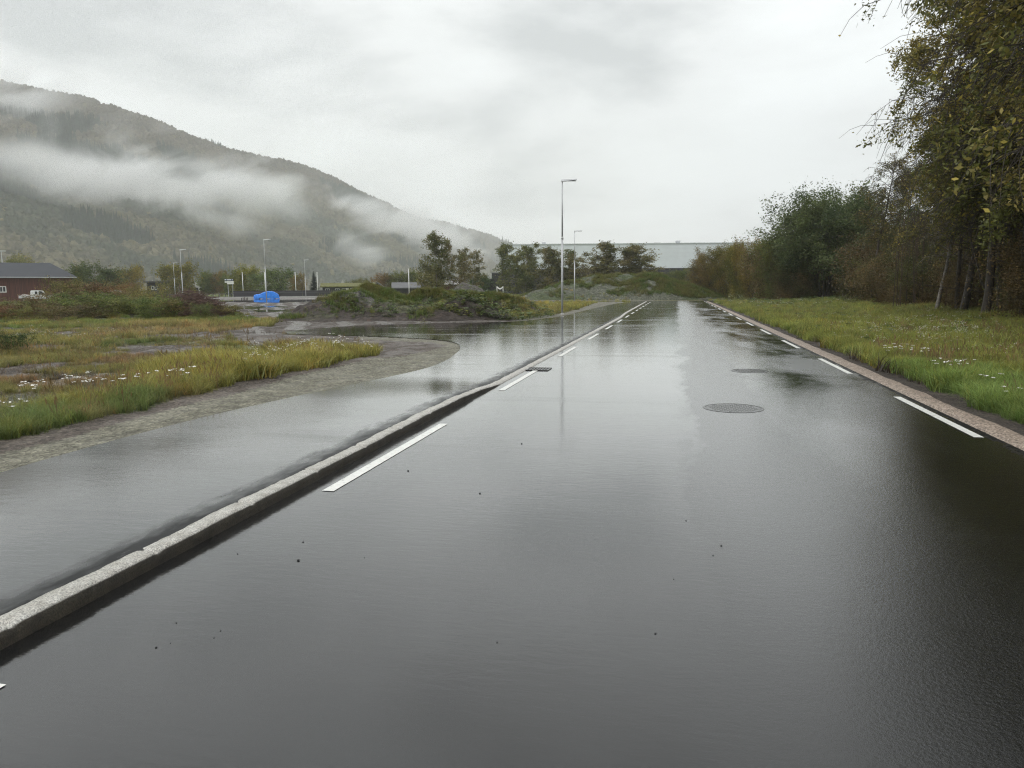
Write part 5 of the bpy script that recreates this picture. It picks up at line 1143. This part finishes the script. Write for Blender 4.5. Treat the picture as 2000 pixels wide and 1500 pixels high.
# blue covered car
D = 152; cv = bld('covered_car', 520, D, 'car under a bright blue tarpaulin beside the far lamp post', 'car', 2)
mt, nt, b = newmat('blue_tarpaulin'); v = geo(nt, obj=True); n = noise(nt, 2.5, 5, .65, v); nt.links.new(ramp(nt, n.outputs['Fac'], [(.3, (.0, .12, .50)), (.7, (.0, .24, .86))]).outputs[0], b.inputs['Base Color']); b.inputs['Roughness'].default_value = .35; bump(nt, b, noise(nt, 3, 4, .6, geo(nt, (1, 1, .35), obj=True)).outputs['Fac'], .9, .12)
prof_x = [-2.5, -2.42, -2.0, -1.3, -.6, .0, .5, 1.0, 1.5, 2.05, 2.4, 2.5]; prof_z = [.45, .85, .98, 1.05, 1.38, 1.56, 1.62, 1.60, 1.48, 1.18, .88, .4]
V = []; F = []; nx = 46; ny = 27
for i in range(nx):
    x_ = -2.5+5.0*i/(nx-1); zt_ = np.interp(x_, prof_x, prof_z)
    for j in range(ny):
        t = j/(ny-1)*2-1; a = abs(t); hem = .10+.05*math.sin(x_*4.1)+.06*math.exp(-((x_+1.35)/.35)**2)
        if a < .6: y_ = t/.6*.72; z_ = zt_-.10*(a/.6)**2
        else: q = (a-.6)/.4; y_ = math.copysign(.72+.26*math.sin(q*1.57)+.05*math.sin(x_*9+t*3)*q, t); z_ = (zt_-.10)*(1-q)+hem*q
        V.append((x_, y_, z_+.02*math.sin(x_*13+t*7)))
F = [(i*ny+j, (i+1)*ny+j, (i+1)*ny+j+1, i*ny+j+1) for i in range(nx-1) for j in range(ny-1)]+[tuple(range(ny))[::-1], tuple((nx-1)*ny+j for j in range(ny))]
tp = MB().add(V, F).build('tarpaulin', mt, cv, smooth=False)
MB().profy([(2.38, .45), (2.62, .5), (2.62, .85), (2.40, .95)], -.8, .8).build('bumper', M['rubber'], cv)
MB().profy([(2.60, .62), (2.66, .62), (2.66, .76), (2.60, .76)], -.75, -.45).build('headlight', M['glass'], cv)
for x_, y_ in ((-1.5, -.74), (1.5, -.74), (-1.5, .74), (1.5, .74)): wheel(cv, x_, y_, .32, .2)
# lamp posts ---------------------------------------------------------
def lamp_proto():
    o = empty('street_lamp', (0, 0, 0))
    MB().tube([(0, 0, -.3), (0, 0, 4.55)], [.062, .058], 12).tube([(0, 0, 4.55), (0, 0, 7.85)], [.047, .034], 12).build('pole', M['steel'], o, smooth=True)
    MB().tube([(0, 0, 4.48), (0, 0, 4.60)], [.072, .072], 12).build('joint_collar', M['steel_pale'], o, smooth=True)
    MB().tube([(0, 0, 1.95), (0, 0, 2.03)], [.070, .070], 12).build('band', M['steel_pale'], o, smooth=True)
    MB().tube([(0, 0, -.05), (0, 0, .10)], [.15, .10], 14).build('foot_collar', M['concrete'], o, smooth=True)
    h = MB().add([(-.06, -.10, 7.80), (.86, -.13, 7.90), (.86, .13, 7.90), (-.06, .10, 7.80), (-.06, -.05, 7.93), (.84, -.09, 7.955), (.84, .09, 7.955), (-.06, .05, 7.93)], [(0, 3, 2, 1), (4, 5, 6, 7), (0, 1, 5, 4), (1, 2, 6, 5), (2, 3, 7, 6), (3, 0, 4, 7)])
    hd_ = h.build('lamp_head', M['steel'], o, bevel=.012)
    MB().box(.35, .80, -.09, .09, 7.835, 7.852).build('lens', M['glass'], hd_)
    return o
def copy_tree(o, parent=None):
    c = o.copy(); C.objects.link(c); c.parent = parent
    for ch in [q for q in list(bpy.data.objects) if q.parent == o]: copy_tree(ch, c)
    return c
lp = lamp_proto(); first = True
for px, pt, pb, D, lb, rz in ((1097, 350, 615, None, 'tallest nearest lamp post at the edge of the side road', 0), (1121, 450, 589, None, 'second lamp post on the right, in front of the big spoil mound', 0), (520, 467, 588, 96, 'tall lamp post standing beside the blue covered car', 0), (597, 507, 0, 150, 'slim lamp post right of the blue covered car', 0), (357, 487, 0, 112, 'taller of the two lamp posts behind the twig pile', 0), (342, 513, 0, 170, 'shorter of the two lamp posts behind the twig pile', 0)):
    g = P(px+1, pb) if D is None else at(px, horizon(px), D)
    Dd = hd(g); zt_ = at(px, pt, Dd)[2]; z0 = float(Z(g[0], g[1])); s = (zt_-z0)/7.95
    o = lp if first else copy_tree(lp); first = False
    o.location = (g[0], g[1], z0); o.rotation_euler = (0, 0, RZ); o.scale = (max(1, s), max(1, s), s); tag(o, lb, 'street lamp', 'slim street lamps'); print('lamp', px, Dd, s)
# white poles round the pitch
for px, pt, D, lb in ((475, 533, 205, 'white pole before the yellow green tree'), (518.5, 533, 205, 'white pole just left of the lamp post at the blue cover'), (578, 533, 205, 'white pole before the small reddish brown tree'), (620.5, 533, 205, 'white pole before the dark conifer'), (799, 526, 160, 'white pole rising in front of the gabled black cabin')):
    g = at(px, horizon(px), D); h_ = zat(px, pt, D); o = empty('white_pole', (g[0], g[1], 0), 0, lb, 'pole', 'white poles round the pitch'); MB().tube([(0, 0, -.2), (0, 0, h_)], [.10, .08], 8).build('shaft', M['white_paint'], o, smooth=True); MB().tube([(0, 0, h_+.002), (0, 0, h_+.15)], [.16, .12], 8).build('cap', M['white_paint'], o)
# signboards
D = 210; sg = bld('signboards', 448, D, 'cluster of small white and dark blue signboards beneath the green trees', 'sign')
navy = plain('navy_board', (.02, .03, .07), .5); 
def bx(p0, p1, t0, t1): return wd(448, p0, D), wd(448, p1, D), zat(448, t1, D), zat(448, t0, D)
for nm, (p0, p1, t0, t1), mt_ in (('board', (440, 457, 544.5, 548.5), navy), ('board', (440, 444.3, 549.4, 552), M['white_paint']), ('board', (444.6, 457.3, 549, 555), M['white_paint'])):
    x0, x1, z0, z1 = bx(p0, p1, t0, t1); bo = MB().box(x0, x1, -.12, -.02, z0, z1).build(nm, mt_, sg, bevel=.01)
    if mt_ is navy:
        for a0, a1 in ((440, 443.4), (444.8, 452.6), (454, 455.7)): x0, x1, z0, z1 = bx(a0, a1, 545.3, 547.3); MB().box(x0, x1, -.135, -.123, z0, z1).build('lettering', M['white_metal'], bo)
    elif p1 > 450:
        for a0, a1, b0 in ((446, 448.2, 551.6), (449, 452.6, 551.6), (453.6, 454.6, 549.9), (446.6, 452.4, 549.9), (453, 456, 552.6)): x0, x1, z0, z1 = bx(a0, a1, b0, b0+.5); MB().box(x0, x1, -.135, -.123, z0, z1).build('lettering', M['steel'], bo)
for p in (446, 455): x0 = wd(448, p, D); MB().tube([(x0, .06, -.2), (x0, .06, zat(448, 544.5, D))], .07, 6).build('post', M['steel'], sg)
# floodlight mast
D = 230; fm = bld('floodlight_mast', 10, D, 'floodlight mast with a crossbar of lamps above the brown barn', 'floodlight'); h_ = zat(10, 491, D)
MB().tube([(0, 0, 0), (0, 0, h_)], [.2, .12], 8).build('mast', M['steel'], fm); x0, x1 = wd(10, 0.5, D), wd(10, 18.5, D)
MB().box(x0, x1, -.06, .06, h_-.12, h_).build('crossbar', M['steel'], fm)
for k in range(4): xx = x0+(x1-x0)*(k+.5)/4; MB().add([(xx-.35, -.3, h_+.02), (xx+.35, -.3, h_+.02), (xx+.3, .2, h_+.05), (xx-.3, .2, h_+.05), (xx-.35, -.35, h_+.3), (xx+.35, -.35, h_+.3), (xx+.3, .15, h_+.34), (xx-.3, .15, h_+.34)], [(0, 3, 2, 1), (4, 5, 6, 7), (0, 1, 5, 4), (1, 2, 6, 5), (2, 3, 7, 6), (3, 0, 4, 7)]).build('lamp', M['steel_pale'], fm)
# row of small stakes beside the puddle
for i, px in enumerate((471, 474, 477, 480, 483)):
    g = at(px, horizon(px), 140); o = MB().tube([(0, 0, -.1), (.03*(i % 2), 0, .42+.06*(i % 3))], .07, 6).build('stake', M['bark'], None, loc=(g[0], g[1], float(Z(g[0], g[1])))); tag(o, 'short dark stake in the row left of the blue covered car', 'stake', 'row of short dark stakes')
# ------------------------------------------------------------------ manholes, gully, pebbles
def manhole(px, py, r, label):
    g = P(px, py); o = empty('manhole', (g[0], g[1], 0), .3, label, 'manhole')
    n = 48; fr = MB(); V = []; F = []
    for rr, z in ((r*1.10, .001), (r*1.09, .004), (r*1.01, .005), (r*1.0, .002)): V += [(rr*math.cos(2*math.pi*k/n), rr*math.sin(2*math.pi*k/n), z) for k in range(n)]
    for q in range(3): F += [(q*n+k, q*n+(k+1) % n, (q+1)*n+(k+1) % n, (q+1)*n+k) for k in range(n)]
    fr.add(V, F).build('frame', M['iron'], o, smooth=False)
    c = MB().tube([(0, 0, .0005), (0, 0, .0025)], r*.985, 48); s = r*.13; k = 0
    for i in range(-7, 8):
        for j in range(-7, 8):
            x_, y_ = i*s, j*s
            if math.hypot(x_, y_) > r*.9: continue
            if (i+j) % 2: c.box(x_-s*.42, x_+s*.42, y_-s*.13, y_+s*.13, .0026, .0040)
            else: c.box(x_-s*.13, x_+s*.13, y_-s*.42, y_+s*.42, .0026, .0040)
    c.build('cover', M['iron'], o)
M['iron'] = plain('wet_cast_iron', (.014, .013, .012), .16, .0, .4, 12)
manhole(1432, 797, .36, 'nearer round cast iron manhole cover in the right lane'); manhole(1464, 724.5, .32, 'farther smaller manhole cover in the right lane')
g = P(1053, 721.5); gl = empty('gully_grate', (g[0]-.03, g[1], 0), 0, 'rectangular drain grate in the road beside the kerb', 'drain')
m_ = MB().box(-.25, .25, -.25, -.21, .002, .016).box(-.25, .25, .21, .25, .002, .016).box(-.25, -.21, -.208, .208, .002, .016).box(.21, .25, -.208, .208, .002, .016); m_.build('frame', M['iron'], gl)
m_ = MB(); [m_.box(-.2+k*.058, -.2+k*.058+.026, -.206, .206, .004, .014) for k in range(7)]; m_.build('bars', M['iron'], gl)
MB().box(-.208, .208, -.208, .208, .0015, .003).build('shaft', M['rubber'], gl)  # thin near-black plate; the shade down the shaft is put into its colour
pb_ = [(797, 920, 9), (937, 964, 9), (583, 1095, 13), (712, 1089, 6), (592, 1059, 7), (464, 1082, 6), (305, 1265, 8), (344, 1217, 6), (431, 1232, 6), (418, 1246, 6), (333, 1256, 5), (1340, 1017, 7), (1409, 1066, 8), (1393, 1085, 7), (1316, 1131, 6), (1280, 1238, 9), (971, 1255, 7), (1019, 867, 7), (1197, 806, 6), (1230, 742, 6), (903, 812, 6), (876, 845, 6), (944, 804, 6), (700, 780, 6), (738, 810, 5), (580, 850, 6), (277, 947, 7), (189, 1008, 5), (1500, 980, 7), (1620, 940, 6), (1456, 763, 6), (1474, 762, 6), (1669, 788, 7), (1830, 1190, 8), (1054, 1030, 6), (1126, 935, 6), (1097, 1345, 6), (690, 1368, 6), (1450, 900, 5), (1590, 1010, 6), (395, 1160, 5), (520, 1180, 6), (830, 1140, 5), (905, 1070, 5), (660, 1165, 5)]
def pebble(sz, seed):
    bm = bmesh.new(); bmesh.ops.create_icosphere(bm, subdivisions=1, radius=sz); r = random.Random(seed)
    for v_ in bm.verts: v_.co *= r.uniform(.7, 1.2); v_.co.z *= .65
    me = bpy.data.meshes.new('pebble'); bm.to_mesh(me); bm.free(); me.materials.append(M['pebble']); return me
M['pebble'] = plain('dark_wet_pebble', (.012, .012, .013), .35)
PB = [pebble(1.0, i) for i in range(4)]
for i, (px, py, s) in enumerate(pb_[:18]):
    g = Pz(px, py); dd = np.linalg.norm(g-CAM); sz = s*.5*.5*dd/FPX
    o = link('pebble', PB[i % 4], loc=(g[0], g[1], float(zsurf(g[0], g[1]))+sz*.4)); o.scale = (sz, sz, sz); o.rotation_euler = (0, 0, i*1.3); tag(o, 'small dark pebble lying on the wet asphalt', 'pebble', 'small dark pebbles scattered on the wet asphalt')
# puddles on the left
M['water'] = plain('puddle_water', (.06, .055, .045), .03, 0, .1, 1)
def puddle(pts, z, seed, label):
    r = np.random.RandomState(seed); o_ = [P(px, py, z)[:2] for px, py in smooth_line(pts+[pts[0]], 5)]
    me = bpy.data.meshes.new('puddle'); me.from_pydata([(x_, y_, z) for x_, y_ in o_], [], [list(range(len(o_)))]); me.materials.append(M['water']); me.flip_normals() if me.polygons[0].normal.z < 0 else None
    o = link('puddle', me, kind='structure')
puddle([(-60, 785), (0, 774), (50, 768), (110, 768), (150, 764), (165, 770), (120, 782), (50, 790), (0, 795), (-60, 800)], -.045, 1, '')
puddle([(20, 740), (80, 732), (150, 728), (160, 733), (90, 740), (40, 745)], -.06, 2, '')
puddle([(170, 726), (215, 722), (228, 725), (190, 730)], -.06, 3, '')
puddle([(-40, 713), (40, 708), (90, 706), (50, 713), (-40, 718)], -.08, 3, '')
puddle([(330, 586.5), (440, 584.5), (560, 584), (690, 585), (700, 587.5), (560, 591), (440, 589), (330, 590)], .05, 4, '')
puddle([(430, 600), (520, 597), (600, 603), (560, 610), (470, 606)], .03, 4, '')
# ------------------------------------------------------------------ mountain side with its forest
RIDGE = [(-900, 60), (-400, 105), (0, 150), (75, 165), (140, 180), (200, 192), (260, 212), (320, 233), (370, 256), (410, 273), (500, 300), (560, 312), (600, 320), (650, 342), (700, 371), (760, 398), (800, 418), (850, 445), (900, 474), (950, 508), (1000, 545), (1060, 568)]
RIDGE2 = [(640, 400), (760, 416), (830, 430), (880, 438), (920, 450), (960, 463), (1000, 480), (1060, 500), (1150, 525), (1300, 548), (1500, 562), (1700, 566)]
def hillside(name, ridge, foot, rdist, nu, nv, u0, u1, amp, seed, power=1.0):
    px = np.linspace(u0, u1, nu); ry = np.interp(px, [p for p, q in ridge], [q for p, q in ridge])
    ry = ry + fbm(px/60, px*0, seed, 5)*9*np.clip((565-ry)/120, .1, 1)
    Df = np.interp(px, *foot); Dr = np.interp(px, *rdist)
    v = np.linspace(0, 1.25, nv); X = np.zeros((nu, nv)); Y = X.copy(); Zz = X.copy()
    for i in range(nu):
        top = at(px[i], ry[i], Dr[i])[2]
        D_ = Df[i]+(Dr[i]-Df[i])*v
        g = [at(px[i], horizon(px[i]), d) for d in D_]; X[i] = [q[0] for q in g]; Y[i] = [q[1] for q in g]
        t = np.clip(v, 0, 1); prof = top*(0.25*t+.75*t**1.15)
        prof = np.where(v > 1, top*(1-.9*(v-1)), prof); Zz[i] = prof
    edge = np.clip(v[None, :]*5, 0, 1)*np.clip((1-v[None, :])*6, 0, 1)
    dn = fbm(X/260, Y/260, seed+1, 5)*amp+(.5-np.abs(fbm(X/500+Zz/900, Y/500, seed+2, 3)*2))*amp*.8
    Zz = Zz+dn*np.where(v[None, :] <= 1, edge, 0)
    Zz = np.where(v[None, :] == 0, -3, Zz)
    return px, v, X, Y, Zz
def forest_col(px, v, x, y, z):
    a = fbm(x/190, y/190+z/150, 201, 4); b_ = fbm(x/55, y/55+z/60, 202, 3)
    green = np.array([.060, .070, .044]); och = np.array([.105, .092, .056]); brn = np.array([.105, .080, .058]); con = np.array([.026, .038, .028])
    c = col_lerp(green*.8, och*1.15, ss(-.10, .12, a+b_*.5+.10*(1-v))); c = col_lerp(c, brn, ss(.35, .9, v)*.8)
    isc = (fbm(x/130+9, y/130+z/120, 203, 3)-.2*ss(.75, .95, v)) > .085
    return c, isc, con
mh, nt, b = newmat('mountain_soil'); a = nt.nodes.new('ShaderNodeAttribute'); a.attribute_name = 'Col'; v_ = geo(nt); n = noise(nt, .05, 8, .7, v_)
nt.links.new(mixc(nt, 1, a.outputs['Color'], ramp(nt, n.outputs['Fac'], [(.3, .6), (.7, 1.4)]).outputs[0], 'MULTIPLY'), b.inputs['Base Color']); b.inputs['Roughness'].default_value = 1.0; b.inputs['Specular IOR Level'].default_value = 0
bump(nt, b, n.outputs['Fac'], 1.0, 8)
def crown_blob(seed, con=False):
    r = np.random.RandomState(seed)
    bm = bmesh.new()
    if not con:
        bmesh.ops.create_icosphere(bm, subdivisions=2, radius=1.0)
        for v in bm.verts:
            n_ = v.co.normalized(); k = 1+.28*math.sin(n_.x*5+seed)*math.sin(n_.y*6+seed*2)+r.uniform(-.22, .22); v.co = Vector((n_.x*k, n_.y*k, n_.z*k*1.15+.75))
    else:
        n = 9
        for q, (z0, r0) in enumerate(((.0, 1.0), (.7, .82), (1.5, .6), (2.3, .36))):
            vs = [bm.verts.new((r0*math.cos(6.283*k/n+q)*r.uniform(.7, 1.15), r0*math.sin(6.283*k/n+q)*r.uniform(.7, 1.15), z0+r.uniform(-.12, .12))) for k in range(n)]; tip = bm.verts.new((0, 0, z0+1.25))
            for k in range(n): bm.faces.new((vs[k], vs[(k+1) % n], tip))
    me = bpy.data.meshes.new('forest_crown'); bm.to_mesh(me); bm.free()
    a = me.color_attributes.new('Col', 'FLOAT_COLOR', 'POINT'); a.data.foreach_set('color', np.repeat(r.uniform(.7, 1.3, len(me.vertices)), 4).astype(np.float32)); me.materials.append(M['forest']); return me
def mountain(name, ridge, foot, rdist, nu, nv, u0, u1, amp, seed, ntree, tsize, label):
    px, v, X, Y, Zz = hillside(name, ridge, foot, rdist, nu, nv, u0, u1, amp, seed)
    PX = np.repeat(px[:, None], nv, 1); VV = np.repeat(v[None, :], nu, 0); c, isc, con = forest_col(PX, VV, X, Y, Zz); c = np.where(isc[..., None], con, c)*.85
    idx = np.arange(nu*nv).reshape(nu, nv); F = np.stack([idx[:-1, :-1], idx[1:, :-1], idx[1:, 1:], idx[:-1, 1:]], -1).reshape(-1, 4)
    link(name, mesh_np(name, np.stack([X.ravel(), Y.ravel(), Zz.ravel()], 1), [F], np.concatenate([c.reshape(-1, 3), np.ones((nu*nv, 1))], 1), True, [mh]), kind='structure')
    fu = rs.uniform(0, nu-1.001, ntree); fv = rs.uniform(0, 1, ntree)**.9*((nv-1)/1.25*1.03); i = fu.astype(int); j = np.minimum(fv.astype(int), nv-2); a_ = fu-i; b_ = np.clip(fv-j, 0, 1)
    bl = lambda A: A[i, j]*(1-a_)*(1-b_)+A[i+1, j]*a_*(1-b_)+A[i, j+1]*(1-a_)*b_+A[i+1, j+1]*a_*b_
    x, y, z, vv, pp = bl(X), bl(Y), bl(Zz), bl(VV), bl(PX); c, isc, con = forest_col(pp, vv, x, y, z)
    # a felled strip low on the slope
    dd = np.hypot(x, y); cut = np.abs(((pp-560)/90)+((vv-.35)/.14)) < .35
    keep = ~((np.abs(pp-(520+(vv-.28)*500)) < 26) & (vv > .22) & (vv < .42)); 
    s = tsize*rs.uniform(.6, 1.35, ntree)*(dd/1300)**.4; s = s*(1-.55*ss(.7, 1., vv)); sz_ = np.where(isc, s*1.15, s*rs.uniform(.8, 1.3, ntree))
    tn = np.where(isc[:, None], con, c)*rs.uniform(.7, 1.3, (ntree, 1)); yel = rs.uniform(0, 1, ntree) < .02; tn[yel & ~isc] = np.array([.15, .125, .06])
    sc3 = np.stack([np.where(isc, s*.62, s), np.where(isc, s*.62, s), sz_], 1); vr = np.where(isc, 3, rs.randint(0, 3, ntree))
    k = keep & (vv < 1.03)
    scatter(name+'_forest', np.stack([x, y, z-s*.3], 1)[k], np.stack([0*x, 0*x, rs.uniform(0, 6.28, ntree)], 1)[k], sc3[k], tn[k], vr[k], CROWNS, label, 'forest')
CROWNS = [crown_blob(1), crown_blob(2), crown_blob(3), crown_blob(4, True)]
mountain('mountain', RIDGE, ([-900, 0, 400, 800, 1060], [650, 800, 1050, 1500, 2000]), ([-900, 0, 400, 800, 1060], [1350, 1550, 1850, 2400, 2900]), 260, 90, -900, 1060, 38, 61, 60000, 5.2, 'autumn forest covering the near mountain side')
mountain('far_ridge', RIDGE2, ([600, 1000, 1700], [2600, 2900, 3400]), ([600, 1000, 1700], [3500, 3900, 4400]), 130, 40, 640, 1700, 30, 66, 12000, 9.0, 'pale forest on the far ridge seen through the haze')

# ------------------------------------------------------------------ low cloud hanging on the slope, and the damp air
def volume_box(name, c, size, rz, mat, label=None):
    bm = bmesh.new(); bmesh.ops.create_cube(bm, size=1.0)
    for v in bm.verts: v.co = Vector((v.co.x*size[0], v.co.y*size[1], v.co.z*size[2]))
    me = bpy.data.meshes.new(name); bm.to_mesh(me); bm.free(); me.materials.append(mat)
    o = link(name, me, kind='stuff', loc=c); o.rotation_euler = (0, 0, rz); tag(o, label, 'mist' if 'mist' in name else 'haze'); return o
def volmat(name, col, dens, aniso=.3):
    m = bpy.data.materials.new(name); m.use_nodes = True; nt = m.node_tree; nt.nodes.remove(nt.nodes['Principled BSDF'])
    v = nt.nodes.new('ShaderNodeVolumePrincipled'); v.inputs['Color'].default_value = (*col, 1); v.inputs['Density'].default_value = dens; v.inputs['Anisotropy'].default_value = aniso
    nt.links.new(v.outputs[0], nt.nodes['Material Output'].inputs['Volume']); return m, nt, v
HAZE_D = 0.00023
hm, nt, v = volmat('haze', (.975, .99, 1.0), HAZE_D, 0.0)
volume_box('haze', (-300, 2400, 498.5), (7000, 6800, 1003), 0, hm, 'damp grey air that pales the far mountain side')
# mist: streaks and patches with a shape of their own
def mist(name, blobs, label, dens, seed):
    """blobs: (px, py, D, half width, half depth, half height (m), tilt deg, weight)"""
    m, nt, v = volmat(name, (1, 1, 1), 0, 0.2); L = nt.links
    g = nt.nodes.new('ShaderNodeNewGeometry')
    tot = None; los = []; his = []
    for px, py, D, rx, ry, rz_, tilt, wgt in blobs:
        c = at(px, py, D); r = max(rx, ry, rz_)*1.0; los.append(c-[rx+ry*.3, ry+rx*.3, rz_+rx*abs(math.sin(R(tilt)))]); his.append(c+[rx+ry*.3, ry+rx*.3, rz_+rx*abs(math.sin(R(tilt)))])
        mp = nt.nodes.new('ShaderNodeMapping'); mp.vector_type = 'TEXTURE'
        mp.inputs['Location'].default_value = tuple(c); mp.inputs['Rotation'].default_value = (0, -R(tilt), -YAW); mp.inputs['Scale'].default_value = (rx, ry, rz_)
        L.new(g.outputs['Position'], mp.inputs['Vector'])
        ln = nt.nodes.new('ShaderNodeVectorMath'); ln.operation = 'LENGTH'; L.new(mp.outputs[0], ln.inputs[0])
        f = mth(nt, 'SUBTRACT', 1.0, ln.outputs['Value'], True); f = mth(nt, 'MULTIPLY', f, wgt); tot = f if tot is None else mth(nt, 'MAXIMUM', tot, f)
    mq = nt.nodes.new('ShaderNodeMapping'); mq.vector_type = 'TEXTURE'; mq.inputs['Rotation'].default_value = (0, R(-27), -YAW); mq.inputs['Scale'].default_value = (210, 170, 95); L.new(g.outputs['Position'], mq.inputs['Vector'])
    n1_ = noise(nt, 1.0, 8, .64, mq.outputs[0], 1.0); m.cycles.volume_step_rate = .5
    k = mth(nt, 'SUBTRACT', mth(nt, 'ADD', tot, mth(nt, 'MULTIPLY', n1_.outputs['Fac'], 4.4)), 2.62, True)
    k = mth(nt, 'MULTIPLY', k, mth(nt, 'MULTIPLY', mth(nt, 'POWER', tot, .6), dens)); L.new(k, v.inputs['Density'])
    lo = np.min(los, 0); hi = np.max(his, 0); lo[2] = max(lo[2], 8)
    o = volume_box(name, tuple((lo+hi)/2), tuple(hi-lo), 0, m, label); return o
B_ = [(70, 315, 1080, 150, 200, 36, 0, .75), (190, 350, 1120, 170, 200, 50, -8, .9), (120, 240, 1330, 160, 200, 70, 28, .6), (60, 190, 1400, 130, 200, 60, 20, .5), (250, 290, 1230, 120, 150, 30, 28, .6)]
mist('slope_mist', B_, 'torn white mist over the left part of the mountain side', 0.037, 3)
B_ = [(330, 360, 1180, 190, 200, 60, -10, 1.0), (460, 365, 1240, 160, 200, 62, -14, 1.0), (540, 385, 1320, 100, 160, 50, -25, .8), (420, 425, 1180, 130, 160, 34, -14, .8), (470, 320, 1400, 150, 160, 22, 24, .7), (370, 310, 1330, 120, 140, 20, 26, .6)]
mist('slope_mist', B_, 'brightest torn mist bank at the middle of the mountain side', 0.037, 3)
B_ = [(660, 395, 1500, 90, 160, 50, -35, .6), (740, 430, 1620, 150, 200, 60, -25, .85), (820, 450, 1800, 150, 220, 75, -15, 1.15), (880, 462, 2000, 140, 220, 60, -20, .9), (700, 480, 1500, 120, 160, 40, -30, .5)]
mist('slope_mist', B_, 'low mist lying over the right end of the mountain ridge', 0.037, 3)
